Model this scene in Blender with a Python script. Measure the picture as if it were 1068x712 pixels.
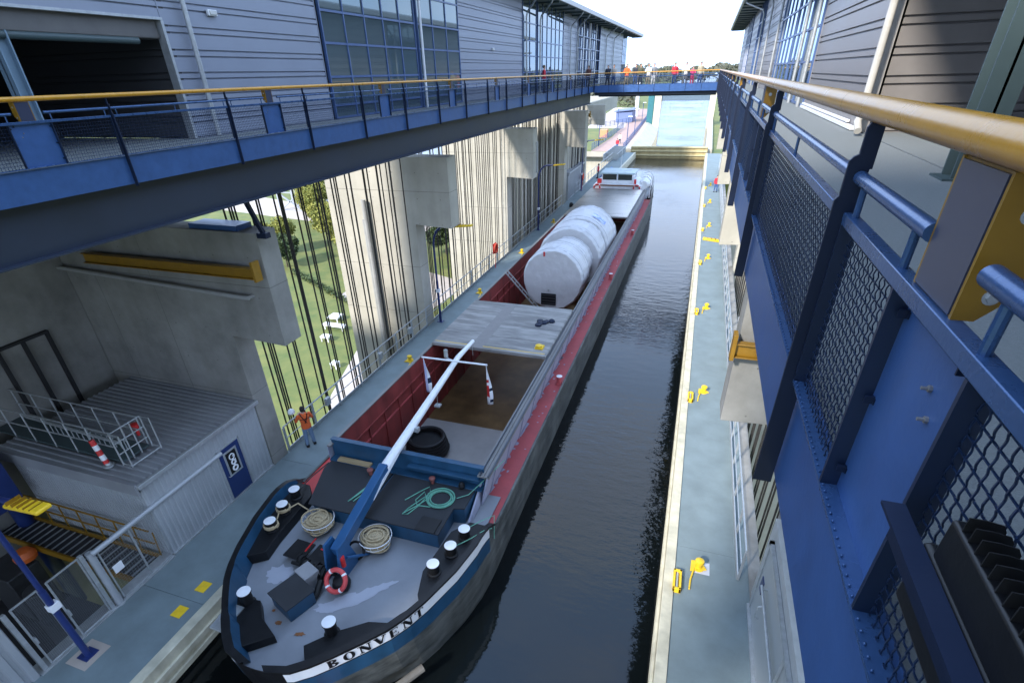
import bpy, math, random
from mathutils import Vector, Matrix
random.seed(7)
for o in list(bpy.data.objects): bpy.data.objects.remove(o)
SC = bpy.context.scene; COL = SC.collection
R = math.radians
# ------------------------------------------------------------------ camera
cam = bpy.data.cameras.new('camera'); co = bpy.data.objects.new('camera', cam); COL.objects.link(co)
co.matrix_world = Matrix(((0.94637721, -0.14914317, 0.2865772, 0), (0.32198595, 0.50783825, -0.79901525, 0),
                          (-0.0263672, 0.84844365, 0.52862855, 0), (0, 0, 0, 1)))
cam.sensor_width = 36; cam.lens = 547.48/1068*36; cam.shift_x = 0.00904; cam.shift_y = 0.0593
cam.clip_start = 0.05; cam.clip_end = 6000
SC.camera = co
# ------------------------------------------------------------------ light
SUN_EL, SUN_AZ = 34, 203          # azimuth clockwise from +Y (the canal axis): behind the viewer, to the left
W = bpy.data.worlds.new('World'); SC.world = W; W.use_nodes = True
nt = W.node_tree; bg = nt.nodes['Background']
sky = nt.nodes.new('ShaderNodeTexSky'); sky.sky_type = 'NISHITA'; sky.sun_disc = False
sky.sun_elevation = R(SUN_EL); sky.sun_rotation = R(SUN_AZ); sky.air_density = 1.0; sky.dust_density = 0.1; sky.ozone_density = 1.0
# thin bright cloud veil over the clear sky
_cap = nt.nodes.new('ShaderNodeMixRGB'); _cap.blend_type = 'DARKEN'; _cap.inputs[0].default_value = 1; _cap.inputs[2].default_value = (0.85, 1.25, 2.0, 1)
_tc = nt.nodes.new('ShaderNodeTexCoord'); _mp = nt.nodes.new('ShaderNodeMapping'); _mp.inputs['Scale'].default_value = (1, 1, 3.2); _no = nt.nodes.new('ShaderNodeTexNoise'); _no.inputs['Scale'].default_value = 2.3; _no.inputs['Detail'].default_value = 8; _no.inputs['Roughness'].default_value = .55
_rp = nt.nodes.new('ShaderNodeValToRGB'); _rp.color_ramp.elements[0].position = .42; _rp.color_ramp.elements[1].position = .70; _rp.color_ramp.elements[0].color = (.03, .03, .03, 1); _rp.color_ramp.elements[1].color = (.62, .62, .62, 1)
_mx = nt.nodes.new('ShaderNodeMixRGB'); _mx.inputs[2].default_value = (1.75, 1.8, 1.88, 1)
nt.links.new(sky.outputs[0], _cap.inputs[1]); nt.links.new(_tc.outputs['Generated'], _mp.inputs[0]); nt.links.new(_mp.outputs[0], _no.inputs['Vector']); nt.links.new(_no.outputs[0], _rp.inputs[0])
nt.links.new(_rp.outputs[0], _mx.inputs[0]); nt.links.new(_cap.outputs[0], _mx.inputs[1])
nt.links.new(_mx.outputs[0], bg.inputs[0]); bg.inputs[1].default_value = 0.15
sl = bpy.data.lights.new('sun', 'SUN'); so = bpy.data.objects.new('sun', sl); COL.objects.link(so)
sl.energy = 0.75; sl.angle = R(5); sl.color = (1, 0.95, 0.88)
dirv = Vector((math.sin(R(SUN_AZ))*math.cos(R(SUN_EL)), math.cos(R(SUN_AZ))*math.cos(R(SUN_EL)), math.sin(R(SUN_EL))))
so.rotation_euler = dirv.to_track_quat('Z', 'Y').to_euler()
SC.view_settings.view_transform = 'Standard'; SC.view_settings.look = 'None'
SC.view_settings.exposure = 3.3; SC.view_settings.gamma = 1
SC.render.engine = 'CYCLES'; SC.cycles.max_bounces = 8; SC.cycles.use_denoising = True
# ------------------------------------------------------------------ materials
MATS = {}
def mat(name, col, rough=0.6, metal=0.0, var=0.12, scale=3.0, bump=0.0, bscale=None, col2=None, spec=0.5, stretch=None, streak=False, coords='Object', hard=None, ior=None):
    if name in MATS: return MATS[name]
    m = bpy.data.materials.new(name); m.use_nodes = True; n = m.node_tree.nodes; l = m.node_tree.links
    b = n['Principled BSDF']; b.inputs['Roughness'].default_value = rough; b.inputs['Metallic'].default_value = metal
    b.inputs['Specular IOR Level'].default_value = spec
    if ior: b.inputs['IOR'].default_value = ior
    tc = n.new('ShaderNodeTexCoord'); mp = n.new('ShaderNodeMapping'); l.new(tc.outputs[coords], mp.inputs[0])
    mp.inputs['Scale'].default_value = stretch or (1, 1, 1)
    no = n.new('ShaderNodeTexNoise'); no.inputs['Scale'].default_value = scale; no.inputs['Detail'].default_value = 7; no.inputs['Roughness'].default_value = 0.62
    l.new(mp.outputs[0], no.inputs['Vector'])
    rp = n.new('ShaderNodeValToRGB'); l.new(no.outputs[0], rp.inputs[0])
    lo, hi = hard if hard else (0.3, 0.7)
    rp.color_ramp.elements[0].position = lo; rp.color_ramp.elements[1].position = hi
    c1 = tuple(max(0, c*(1-var)) for c in col)
    c2 = tuple(min(1, c*(1+var)) for c in col) if col2 is None else col2
    if col2 is not None: c1 = col
    rp.color_ramp.elements[0].color = (*c1, 1); rp.color_ramp.elements[1].color = (*c2, 1)
    out = rp.outputs[0]
    if streak:          # rain and rust streaks running down: thin vertical noise
        mp2 = n.new('ShaderNodeMapping'); l.new(tc.outputs[coords], mp2.inputs[0]); mp2.inputs['Scale'].default_value = (1.6, 1.6, 0.22)
        n2 = n.new('ShaderNodeTexNoise'); n2.inputs['Scale'].default_value = 1.3; n2.inputs['Detail'].default_value = 6; l.new(mp2.outputs[0], n2.inputs['Vector'])
        r2 = n.new('ShaderNodeValToRGB'); l.new(n2.outputs[0], r2.inputs[0]); r2.color_ramp.elements[0].position = 0.38; r2.color_ramp.elements[1].position = 0.62
        s = streak if isinstance(streak, float) else 0.75
        r2.color_ramp.elements[0].color = (s, s, s*0.98, 1); r2.color_ramp.elements[1].color = (1, 1, 1, 1)
        mx = n.new('ShaderNodeMixRGB'); mx.blend_type = 'MULTIPLY'; mx.inputs[0].default_value = 1
        l.new(out, mx.inputs[1]); l.new(r2.outputs[0], mx.inputs[2]); out = mx.outputs[0]
    l.new(out, b.inputs['Base Color'])
    rr = n.new('ShaderNodeMapRange'); l.new(no.outputs[0], rr.inputs[0]); rr.inputs[3].default_value = max(0, rough*0.8); rr.inputs[4].default_value = min(1, rough*1.25)
    l.new(rr.outputs[0], b.inputs['Roughness'])
    if bump:
        nb = n.new('ShaderNodeTexNoise'); nb.inputs['Scale'].default_value = bscale or scale*6; nb.inputs['Detail'].default_value = 5; l.new(mp.outputs[0], nb.inputs['Vector'])
        bp = n.new('ShaderNodeBump'); bp.inputs['Strength'].default_value = bump; bp.inputs['Distance'].default_value = 0.02
        l.new(nb.outputs[0], bp.inputs['Height']); l.new(bp.outputs[0], b.inputs['Normal'])
    MATS[name] = m; return m

BLUE = mat('blue_paint', (0.040, 0.092, 0.215), 0.27, metal=0.35, var=0.10, scale=5, bump=0.05, bscale=60)
BLUEP = mat('blue_plate_paint', (0.042, 0.105, 0.28), 0.36, metal=0.2, var=0.13, scale=4.5, bump=0.05, bscale=35)
NAVY = mat('navy_paint', (0.006, 0.013, 0.036), 0.5, spec=0.3, var=0.12, scale=3, bump=0.04, bscale=40)
WIRE = mat('wire_paint', (0.014, 0.03, 0.075), 0.28, metal=0.3, var=0.2, scale=20)
GIRD = mat('girder_paint', (0.02, 0.03, 0.055), 0.5, var=0.15, scale=0.7)
YEL = mat('yellow_paint', (0.50, 0.235, 0.014), 0.28, var=0.08, scale=5, bump=0.04, bscale=50, spec=0.5)
YELB = mat('bright_yellow_paint', (0.8, 0.52, 0.02), 0.45, var=0.1, scale=6)
YELR = mat('crane_yellow_paint', (0.26, 0.135, 0.009), 0.4, var=0.15, scale=4)
TEAL = mat('teal_deck_coating', (0.165, 0.21, 0.22), 0.75, var=0.16, scale=1.1, bump=0.15, bscale=60)
CREAM = mat('cream_edge_paint', (0.55, 0.51, 0.385), 0.6, var=0.16, scale=2.5, streak=0.82, bump=.1)
CREAMW = mat('trough_side_wood', (0.50, 0.46, 0.33), 0.75, var=0.2, scale=1.2, stretch=(1, .15, 3))
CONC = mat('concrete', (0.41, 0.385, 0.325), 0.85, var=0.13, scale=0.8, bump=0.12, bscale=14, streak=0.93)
CONCD = mat('darkened_concrete', (0.25, 0.243, 0.225), 0.9, var=0.3, scale=0.6, bump=0.15, bscale=12, streak=0.9)  # concrete darkened; on the two nearest piers the tone is painted shade
CONCF = mat('walkway_concrete', (0.17, 0.185, 0.185), 0.9, var=0.12, scale=40, bump=0.3, bscale=120)
CLAD = mat('silver_cladding', (0.27, 0.295, 0.36), 0.4, metal=0.15, var=0.05, scale=0.6)
CLADR = mat('warm_grey_cladding', (0.25, 0.235, 0.235), 0.4, metal=0.15, var=0.05, scale=0.6)
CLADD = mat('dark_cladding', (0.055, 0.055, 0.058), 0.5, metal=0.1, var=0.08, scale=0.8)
CORR = mat('corrugated_sheet', (0.40, 0.42, 0.44), 0.45, metal=0.3, var=0.08, scale=0.9)
ROOFS = mat('roof_sheet', (0.32, 0.33, 0.35), 0.5, metal=0.3, var=0.15, scale=0.8)
GALV = mat('galvanised_steel', (0.45, 0.47, 0.48), 0.42, metal=0.55, var=0.15, scale=8)
STEELT = mat('pale_teal_steel', (0.05, 0.078, 0.082), 0.45, var=0.08, scale=1.5)
ROPEM = mat('hoist_rope_steel', (0.035, 0.032, 0.03), 0.6, metal=0.3, var=0.3, scale=12)
WHITE = mat('white_paint', (0.75, 0.76, 0.78), 0.4, var=0.06, scale=3)
DARK = mat('dark_void', (0.02, 0.02, 0.022), 0.8, var=0.2, scale=2)
BLACK = mat('black_paint', (0.006, 0.0065, 0.008), 0.45, spec=0.35, var=0.3, scale=4, bump=0.06, bscale=30)
RUBBER = mat('black_rubber', (0.010, 0.010, 0.011), 0.55, spec=0.35, var=0.3, scale=9)
GLASSM = mat('coated_glass', (0.13, 0.18, 0.20), 0.02, metal=0.55, var=0.05, scale=0.4)
GRASS = mat('lawn', (0.07, 0.105, 0.022), 0.95, col2=(0.165, 0.165, 0.045), scale=0.22, bump=0.6, bscale=3)
SANDP = mat('pale_paving', (0.42, 0.36, 0.31), 0.9, var=0.1, scale=0.6)
REDPAVE = mat('red_paving', (0.36, 0.24, 0.2), 0.9, var=0.12, scale=0.8)
BARK = mat('bark', (0.07, 0.055, 0.04), 0.9, var=0.3, scale=4)
DECKG = mat('ship_deck_grey', (0.23, 0.245, 0.27), 0.55, var=0.09, scale=1.3, bump=0.08, bscale=25)
PATCH = mat('pale_deck_primer', (0.37, 0.385, 0.44), 0.55, var=0.05, scale=3)
SBLUE = mat('ship_blue_paint', (0.018, 0.075, 0.15), 0.4, var=0.15, scale=2.2, streak=0.8)
SBLUE2 = mat('mast_blue_paint', (0.02, 0.085, 0.20), 0.35, var=0.08, scale=3)
BLKTOP = mat('anti_slip_black', (0.02, 0.022, 0.026), 0.8, var=0.25, scale=1.8, bump=0.2, bscale=60)
RED = mat('gangway_red_paint', (0.44, 0.075, 0.08), 0.6, var=0.16, scale=1.2, bump=0.1, bscale=20)
RED2 = mat('bright_red_paint', (0.55, 0.025, 0.025), 0.45, var=0.1, scale=3)
HOLDR = mat('oxide_red_hold_paint', (0.24, 0.035, 0.032), 0.6, var=0.25, scale=1.3, streak=0.7)
BROWN = mat('wet_hold_floor', (0.06, 0.032, 0.012), 0.4, col2=(0.19, 0.11, 0.045), scale=0.7)
HOLDG = mat('grey_hold_plate', (0.27, 0.25, 0.235), 0.6, var=0.15, scale=0.9)
HULLG = mat('scuffed_hull', (0.04, 0.046, 0.045), 0.6, col2=(0.145, 0.15, 0.14), scale=2.2, stretch=(1, .35, 2.2), hard=(0.35, 0.68), bump=0.3, streak=0.7)
LAV = mat('lavender_coaming_paint', (0.32, 0.33, 0.42), 0.55, var=0.12, scale=1.5)
HATCH = mat('weathered_hatch', (0.17, 0.165, 0.16), 0.6, col2=(0.32, 0.31, 0.295), scale=1.1, stretch=(.6, 2.6, 1), hard=(0.4, 0.62))
ALU = mat('aluminium_hatch', (0.40, 0.39, 0.38), 0.28, metal=0.8, var=0.2, scale=0.7, stretch=(.3, 2.5, 1))
TARP = mat('white_tarpaulin', (0.60, 0.60, 0.62), 0.5, var=0.07, scale=2, bump=1.0, bscale=3.2, stretch=(1, .35, 1)); [setattr(q.inputs['Distance'], 'default_value', .05) for q in TARP.node_tree.nodes if q.type == 'BUMP']
HEMP = mat('hemp_rope', (0.42, 0.33, 0.2), 0.9, var=0.3, scale=30)
GREENR = mat('green_rope', (0.12, 0.33, 0.24), 0.8, var=0.3, scale=30)
SKIN = mat('skin', (0.55, 0.33, 0.24), 0.6, var=0.05)
RUST = mat('rust', (0.22, 0.09, 0.035), 0.85, var=0.3, scale=8)
GATEM = mat('weathered_gate', (0.42, 0.33, 0.16), 0.75, var=0.22, scale=0.5, stretch=(1, 1, 3), streak=0.8)

def water(name, base, bs1, bs2, st=0.25):
    m = bpy.data.materials.new(name); m.use_nodes = True; n = m.node_tree.nodes; l = m.node_tree.links
    b = n['Principled BSDF']; b.inputs['Base Color'].default_value = (*base, 1); b.inputs['Roughness'].default_value = 0.04; b.inputs['IOR'].default_value = 1.42
    b.inputs['Specular IOR Level'].default_value = 0.5
    tc = n.new('ShaderNodeTexCoord')
    mp = n.new('ShaderNodeMapping'); mp.inputs['Scale'].default_value = (0.7, 1.6, 1); l.new(tc.outputs['Object'], mp.inputs[0])
    a = n.new('ShaderNodeTexNoise'); a.inputs['Scale'].default_value = bs1; a.inputs['Detail'].default_value = 4; l.new(mp.outputs[0], a.inputs['Vector'])
    c = n.new('ShaderNodeTexNoise'); c.inputs['Scale'].default_value = bs2; c.inputs['Detail'].default_value = 3; l.new(mp.outputs[0], c.inputs['Vector'])
    ad = n.new('ShaderNodeMath'); ad.operation = 'ADD'; l.new(a.outputs[0], ad.inputs[0])
    ml = n.new('ShaderNodeMath'); ml.operation = 'MULTIPLY'; ml.inputs[1].default_value = 0.35; l.new(c.outputs[0], ml.inputs[0]); l.new(ml.outputs[0], ad.inputs[1])
    # calm and rippled stretches
    p = n.new('ShaderNodeTexNoise'); p.inputs['Scale'].default_value = 0.07; l.new(tc.outputs['Object'], p.inputs['Vector'])
    pr = n.new('ShaderNodeMapRange'); pr.inputs[1].default_value = 0.4; pr.inputs[2].default_value = 0.62; pr.inputs[3].default_value = 0.25; pr.inputs[4].default_value = 1; l.new(p.outputs[0], pr.inputs[0])
    bp = n.new('ShaderNodeBump'); bp.inputs['Distance'].default_value = 0.06; l.new(ad.outputs[0], bp.inputs['Height'])
    ms = n.new('ShaderNodeMath'); ms.operation = 'MULTIPLY'; ms.inputs[1].default_value = st; l.new(pr.outputs[0], ms.inputs[0]); l.new(ms.outputs[0], bp.inputs['Strength'])
    l.new(bp.outputs[0], b.inputs['Normal']); return m

def leafmat(name, c1, c2):
    m = mat(name, c1, 0.8, col2=c2, scale=0.35, coords='Object'); return m
LEAFY = leafmat('yellow_green_leaves', (0.09, 0.115, 0.018), (0.27, 0.25, 0.045))
LEAFD = leafmat('dark_green_leaves', (0.022, 0.045, 0.014), (0.06, 0.085, 0.025))
LEAFF = mat('far_wood_leaves', (0.055, 0.065, 0.04), 0.9, col2=(0.13, 0.125, 0.085), scale=0.05)

# ------------------------------------------------------------------ mesh builder
def frame(d):
    d = Vector(d).normalized(); up = Vector((0, 0, 1)) if abs(d.z) < 0.95 else Vector((0, 1, 0))
    a = d.cross(up).normalized(); b = a.cross(d).normalized(); return a, b
class MB:
    def __init__(s): s.v = []; s.f = []; s.mi = []; s.cur = 0
    def add(s, vs, fs):
        k = len(s.v); s.v += [tuple(x) for x in vs]
        for f in fs: s.f.append(tuple(i+k for i in f)); s.mi.append(s.cur)
        return s
    def box(s, x0, x1, y0, y1, z0, z1):
        v = [(x, y, z) for x in (x0, x1) for y in (y0, y1) for z in (z0, z1)]
        return s.add(v, [(0, 1, 3, 2), (4, 6, 7, 5), (0, 4, 5, 1), (2, 3, 7, 6), (0, 2, 6, 4), (1, 5, 7, 3)])
    def bar(s, p, q, w, h=None, up=None):
        p = Vector(p); q = Vector(q); h = h or w; d = (q-p).normalized()
        if up is None: a, b = frame(d)
        else: a = d.cross(Vector(up)).normalized(); b = a.cross(d).normalized()
        v = []
        for c in (p, q):
            for i, j in ((-1, -1), (1, -1), (1, 1), (-1, 1)): v.append(c+a*w/2*i+b*h/2*j)
        return s.add(v, [(3, 2, 1, 0), (4, 5, 6, 7), (0, 1, 5, 4), (1, 2, 6, 5), (2, 3, 7, 6), (3, 0, 4, 7)])
    def tube(s, path, r, n=8, closed=False, r2=None):
        path = [Vector(p) for p in path]; N = len(path); v = []; f = []
        pa = None
        for i, p in enumerate(path):
            if closed: d = path[(i+1) % N]-path[i-1]
            else: d = path[min(i+1, N-1)]-path[max(i-1, 0)]
            d.normalize()
            if pa is None: a, b = frame(d)
            else:
                a = pa-d*pa.dot(d)
                if a.length < 1e-6: a, b = frame(d)
                a.normalize(); b = a.cross(d)
            pa = a
            rr = r if r2 is None else r+(r2-r)*i/max(1, N-1)
            for k in range(n):
                t = 2*math.pi*k/n; v.append(p+a*math.cos(t)*rr+b*math.sin(t)*rr)
        for i in range(N if closed else N-1):
            j = (i+1) % N
            for k in range(n): f.append((i*n+k, i*n+(k+1) % n, j*n+(k+1) % n, j*n+k))
        if not closed: f.append(tuple(range(n))[::-1]); f.append(tuple((N-1)*n+k for k in range(n)))
        return s.add(v, f)
    def cyl(s, p, q, r, n=16, r2=None): return s.tube([p, q], r, n, r2=r2)
    def prism(s, pts, d):           # planar polygon extruded by vector d
        d = Vector(d); n = len(pts); v = [Vector(p) for p in pts]+[Vector(p)+d for p in pts]
        f = [tuple(range(n))[::-1], tuple(range(n, 2*n))]+[(i, (i+1) % n, n+(i+1) % n, n+i) for i in range(n)]
        return s.add(v, f)
    def quad(s, *p): return s.add(p, [tuple(range(len(p)))])
    def lathe(s, c, prof, n=24, axis='Z'):
        c = Vector(c); v = []; f = []
        for (r, z) in prof:
            for k in range(n):
                t = 2*math.pi*k/n; a, b = r*math.cos(t), r*math.sin(t)
                v.append(c+(Vector((a, b, z)) if axis == 'Z' else Vector((a, z, b)) if axis == 'Y' else Vector((z, a, b))))
        for i in range(len(prof)-1):
            for k in range(n): f.append((i*n+k, i*n+(k+1) % n, (i+1)*n+(k+1) % n, (i+1)*n+k))
        f.append(tuple(range(n))[::-1]); f.append(tuple((len(prof)-1)*n+k for k in range(n)))
        return s.add(v, f)
    def torus(s, c, R1, r, ax='Z', n=28, m=10, tilt=None):
        c = Vector(c); pts = []
        for k in range(n):
            t = 2*math.pi*k/n; p = Vector((R1*math.cos(t), R1*math.sin(t), 0))
            if ax == 'Y': p = Vector((p.x, 0, p.y))
            if ax == 'X': p = Vector((0, p.x, p.y))
            if tilt is not None: p = tilt @ p
            pts.append(c+p)
        return s.tube(pts, r, m, closed=True)
    def build(s, name, mats, parent=None, smooth=True, bevel=0, at=None):
        if not isinstance(mats, (list, tuple)): mats = [mats]
        me = bpy.data.meshes.new(name)
        if parent is not None: org = ORG[parent.name]
        else:
            if at is None:
                xs = [p[0] for p in s.v]; ys = [p[1] for p in s.v]; zs = [p[2] for p in s.v]
                at = ((min(xs)+max(xs))/2, (min(ys)+max(ys))/2, min(zs))
            org = Vector(at)
        me.from_pydata([tuple(Vector(p)-org) for p in s.v], [], s.f)
        for m in mats: me.materials.append(m)
        for p, i in zip(me.polygons, s.mi): p.material_index = i
        me.validate(); me.update()
        if smooth:
            me.polygons.foreach_set('use_smooth', [True]*len(me.polygons)); me.set_sharp_from_angle(angle=R(35))
        o = bpy.data.objects.new(name, me); COL.objects.link(o)
        if parent is not None: o.parent = parent
        else: o.location = org
        ORG[o.name] = org
        if bevel:
            b = o.modifiers.new('bevel', 'BEVEL'); b.width = bevel; b.segments = 2; b.limit_method = 'ANGLE'; b.angle_limit = R(40)
        return o
ORG = {}
def empty(name, loc):
    o = bpy.data.objects.new(name, None); COL.objects.link(o); o.location = loc; o.empty_display_size = .3; ORG[o.name] = Vector(loc); return o
def tag(o, label, cat, group=None):
    o['label'] = label; o['category'] = cat
    if group: o['group'] = group
    return o
def struct(o, kind='structure', label=None, cat=None):
    o['kind'] = kind
    o['label'] = label or o.name.split('.')[0].replace('_', ' '); o['category'] = cat or o.name.split('.')[0].replace('_', ' ')
    return o
def dup(root, loc, label=None, group=None, rotz=None):
    def rec(o, parent):
        c = o.copy(); COL.objects.link(c)
        if parent: c.parent = parent
        ORG[c.name] = ORG.get(o.name, Vector())
        for ch in o.children: rec(ch, c)
        return c
    r = rec(root, None); r.location = loc; ORG[r.name] = Vector(loc)
    if rotz is not None: r.rotation_euler[2] = rotz
    if label: r['label'] = label
    if group: r['group'] = group
    return r

ZF = -1.25      # floor of the upper walkways
ZD = -12.0      # service decks along the trough
ZW = -12.9      # water in the trough
XL, XR = -10.4, 0.52    # the two railings
ML = -4.94      # middle of the canal
# ------------------------------------------------------------------ ground, plateau, water
g = MB().box(-3000, 3000, -600, 3000, -43, -42)
struct(g.build('ground', GRASS), label='green lawn far below at the foot of the lift', cat='lawn')
mb = MB()
mb.quad((-26, 104.5, -12.2), (-12.6, 104.5, -12.2), (-18.2, 230, -12.2), (-36, 500, -12.2), (-60, 500, -12.2))
mb.quad((-2500, 500, -12.2), (-36, 500, -12.2), (-40, 560, -12.2), (-60, 2400, -12.2), (-2500, 2400, -12.2))
mb.quad((-2500, 380, -42.1), (-50, 380, -42.1), (-60, 500, -12.2), (-2500, 500, -12.2))
struct(mb.build('left_bank', GRASS, smooth=False), label='grassy upper ground left of the far canal', cat='bank')
mb = MB()
mb.quad((1.6, 104.5, -12.2), (2500, 104.5, -12.2), (2500, 2400, -12.2), (40, 2400, -12.2), (8, 560, -12.2), (1.6, 230, -12.2))
mb.prism([(1.6, 104, -42.5), (2500, 104, -42.5), (2500, 104, -12.2), (1.6, 104, -12.2)][::-1], (0, 0.5, 0))
struct(mb.build('right_bank', GRASS, smooth=False), label='upper ground right of the far canal', cat='bank')
WAT = water('trough_water', (0.003, 0.0045, 0.005), 1.3, 5.0, 0.5)
WATF = water('canal_water_mat', (0.012, 0.02, 0.03), 0.9, 3.0, 1.0)
_w = MB()
for a, b, c, d in ((-11.3, 1.4, -12, 10.8), (-11.3, -10.2, 10.8, 58), (-4.6, 1.4, 10.8, 58), (-11.3, 1.4, 58, 102.5)): _w.quad((a, c, ZW), (b, c, ZW), (b, d, ZW), (a, d, ZW))
struct(_w.build('trough_water', WAT), label='dark rippled water in the lift trough', cat='water')
struct(MB().quad((-70, 103.2, -13), (12, 103.2, -13), (60, 2300, -13), (-120, 2300, -13)).build('canal_water', WATF), label='pale canal water beyond the gate', cat='water')

# canal side walls beyond the gate
mb = MB()
mb.quad((-8.3, 104, -13.5), (-9, 130, -13.5), (-16, 230, -13.5), (-17.6, 230, -11.6), (-12.9, 130, -11.6), (-12.1, 104, -11.6))
mb.quad((-12.1, 104, -11.6), (-12.9, 130, -11.6), (-17.6, 230, -11.6), (-18.4, 230, -11.6), (-13.7, 130, -11.6), (-12.9, 104, -11.6))
mb.quad((-16, 230, -13.5), (-38, 560, -13.5), (-40, 560, -11.6), (-17.6, 230, -11.6))
mb.quad((-12.1, 104, -11.6), (-12.9, 104, -11.6), (-12.9, 104, -16), (-8.3, 104, -16), (-8.3, 104, -13.5))
tag(mb.build('quay_wall', CONC, smooth=False), 'pale sloping concrete quay wall left of the far canal', 'quay wall')
mb = MB().box(0.6, 1.7, 103.5, 230, -16, -11.5)
tag(mb.build('quay_wall', CONC, smooth=False), 'low straight concrete edge along the right of the far canal', 'quay wall')
rw = MB().quad((-26, 104.4, -42.2), (-12.8, 104.4, -42.2), (-12.8, 104.4, -12.2), (-26, 104.4, -12.2)); rw.prism([(-26.4, 104.4, -42.2), (-26, 104.4, -42.2), (-26, 104.4, -11.9), (-26.4, 104.4, -11.9)], (-34, 396, 0))
tag(rw.build('retaining_wall', CONC, smooth=False), 'tall pale concrete wall carrying the canal bank above the lawn', 'wall')
struct(MB().quad((-19, 104.6, -12.19), (-13, 104.6, -12.19), (-13.9, 130, -12.19), (-18.6, 230, -12.19), (-24, 230, -12.19), (-19, 130, -12.19)).build('promenade', REDPAVE), label='reddish paved promenade along the far quay', cat='path')
struct(MB().quad((-29, 150, -12.188), (-19.4, 150, -12.188), (-25, 235, -12.188), (-35, 240, -12.188)).build('quay_square', SANDP), label='pale paved square beside the promenade', cat='pavement')

# ------------------------------------------------------------------ lift trough and service decks
tr = empty('lift_trough', (ML, 40, -16))
tag(tr, 'long steel trough full of water that carries the barge', 'trough')
mb = MB()
for sx in (-1, 1):
    xi = ML+sx*6.0; xo = ML+sx*8.3
    mb.box(min(xi, xo)+.02, max(xi, xo)-.02, -12, 102, -17, ZD-.02)
mb.box(ML-8.2, ML+8.2, -12, 102, -18.2, -17)
mb.build('trough_hull', CONCD, tr, smooth=False)
mb = MB()
for sx in (-1, 1):
    a = ML+sx*6.0; b = ML+sx*5.72
    mb.box(min(a, b), max(a, b), -12, 102, -13.6, ZD+.05)
    for k in range(3):
        zz = ZD-.32-.36*k; c = ML+sx*5.64
        mb.box(min(b, c), max(b, c), -12, 102, zz-.13, zz+.05)
mb.build('edge_beam', CREAM, tr, bevel=0.015)
decks = []
for nm, x0, x1, lb in (('left_deck', -13.32, ML-6.0, 'blue grey service deck left of the barge'), ('right_deck', ML+6.0, 3.0, 'pale blue grey service deck right of the water')):
    mb = MB(); y = -12
    while y < 101:
        mb.box(x0, x1, y, y+5.99, ZD-.10, ZD); y += 6.0
    struct(mb.build(nm, TEAL, smooth=False), label=lb, cat='service deck')
# gate at the far end
gt = empty('trough_gate', (ML, 103, -14)); tag(gt, 'weathered yellow brown gate closing the far end of the trough', 'gate')
mb = MB().box(-11.6, 1.0, 102.4, 103.1, -15, -11.1)
mb.build('gate_leaf', GATEM, gt, bevel=0.03)
mb = MB()
for z in (-11.16, -11.75, -12.4): mb.box(-11.5, .9, 102.2, 102.39, z-.1, z+.1)
mb.build('gate_rib', mat('pale_gate_rib', (0.55, 0.47, 0.26), .7, var=.15), gt)

# ------------------------------------------------------------------ upper walkways
def wire_panel(u0, u1, v0, v1, pitch=0.042, r=0.0022, amp=0.006, n=3, origin=(0, 0, 0), ax='y'):
    """crimped wire mesh in the plane x=0, u along y, v along z"""
    mb = MB(); nu = int((u1-u0)/pitch); nv = int((v1-v0)/pitch)
    def P(u, v, o): return (o, u, v) if ax == 'y' else (u, o, v)
    sub = 2 if n < 4 else 6
    for i in range(nu+1):
        u = u0+(u1-u0)*(i)/nu if nu else u0; path = []
        for j in range(sub*nv+1):
            v = v0+(v1-v0)*j/(sub*nv); s = math.cos(math.pi*(2*j/sub+i))
            path.append(P(u+s*(.0030 if sub > 2 else amp), v, s*(amp if sub > 2 else r*.7)))
        mb.tube(path, r, n)
    for j in range(nv+1):
        v = v0+(v1-v0)*j/nv; path = []
        for i in range(sub*nu+1):
            u = u0+(u1-u0)*i/(sub*nu); s = math.cos(math.pi*(2*i/sub+j))
            path.append(P(u, v+s*(.0030 if sub > 2 else amp*.7), -s*(amp if sub > 2 else r*.7)))
        mb.tube(path, r, n)
    return mb
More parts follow.
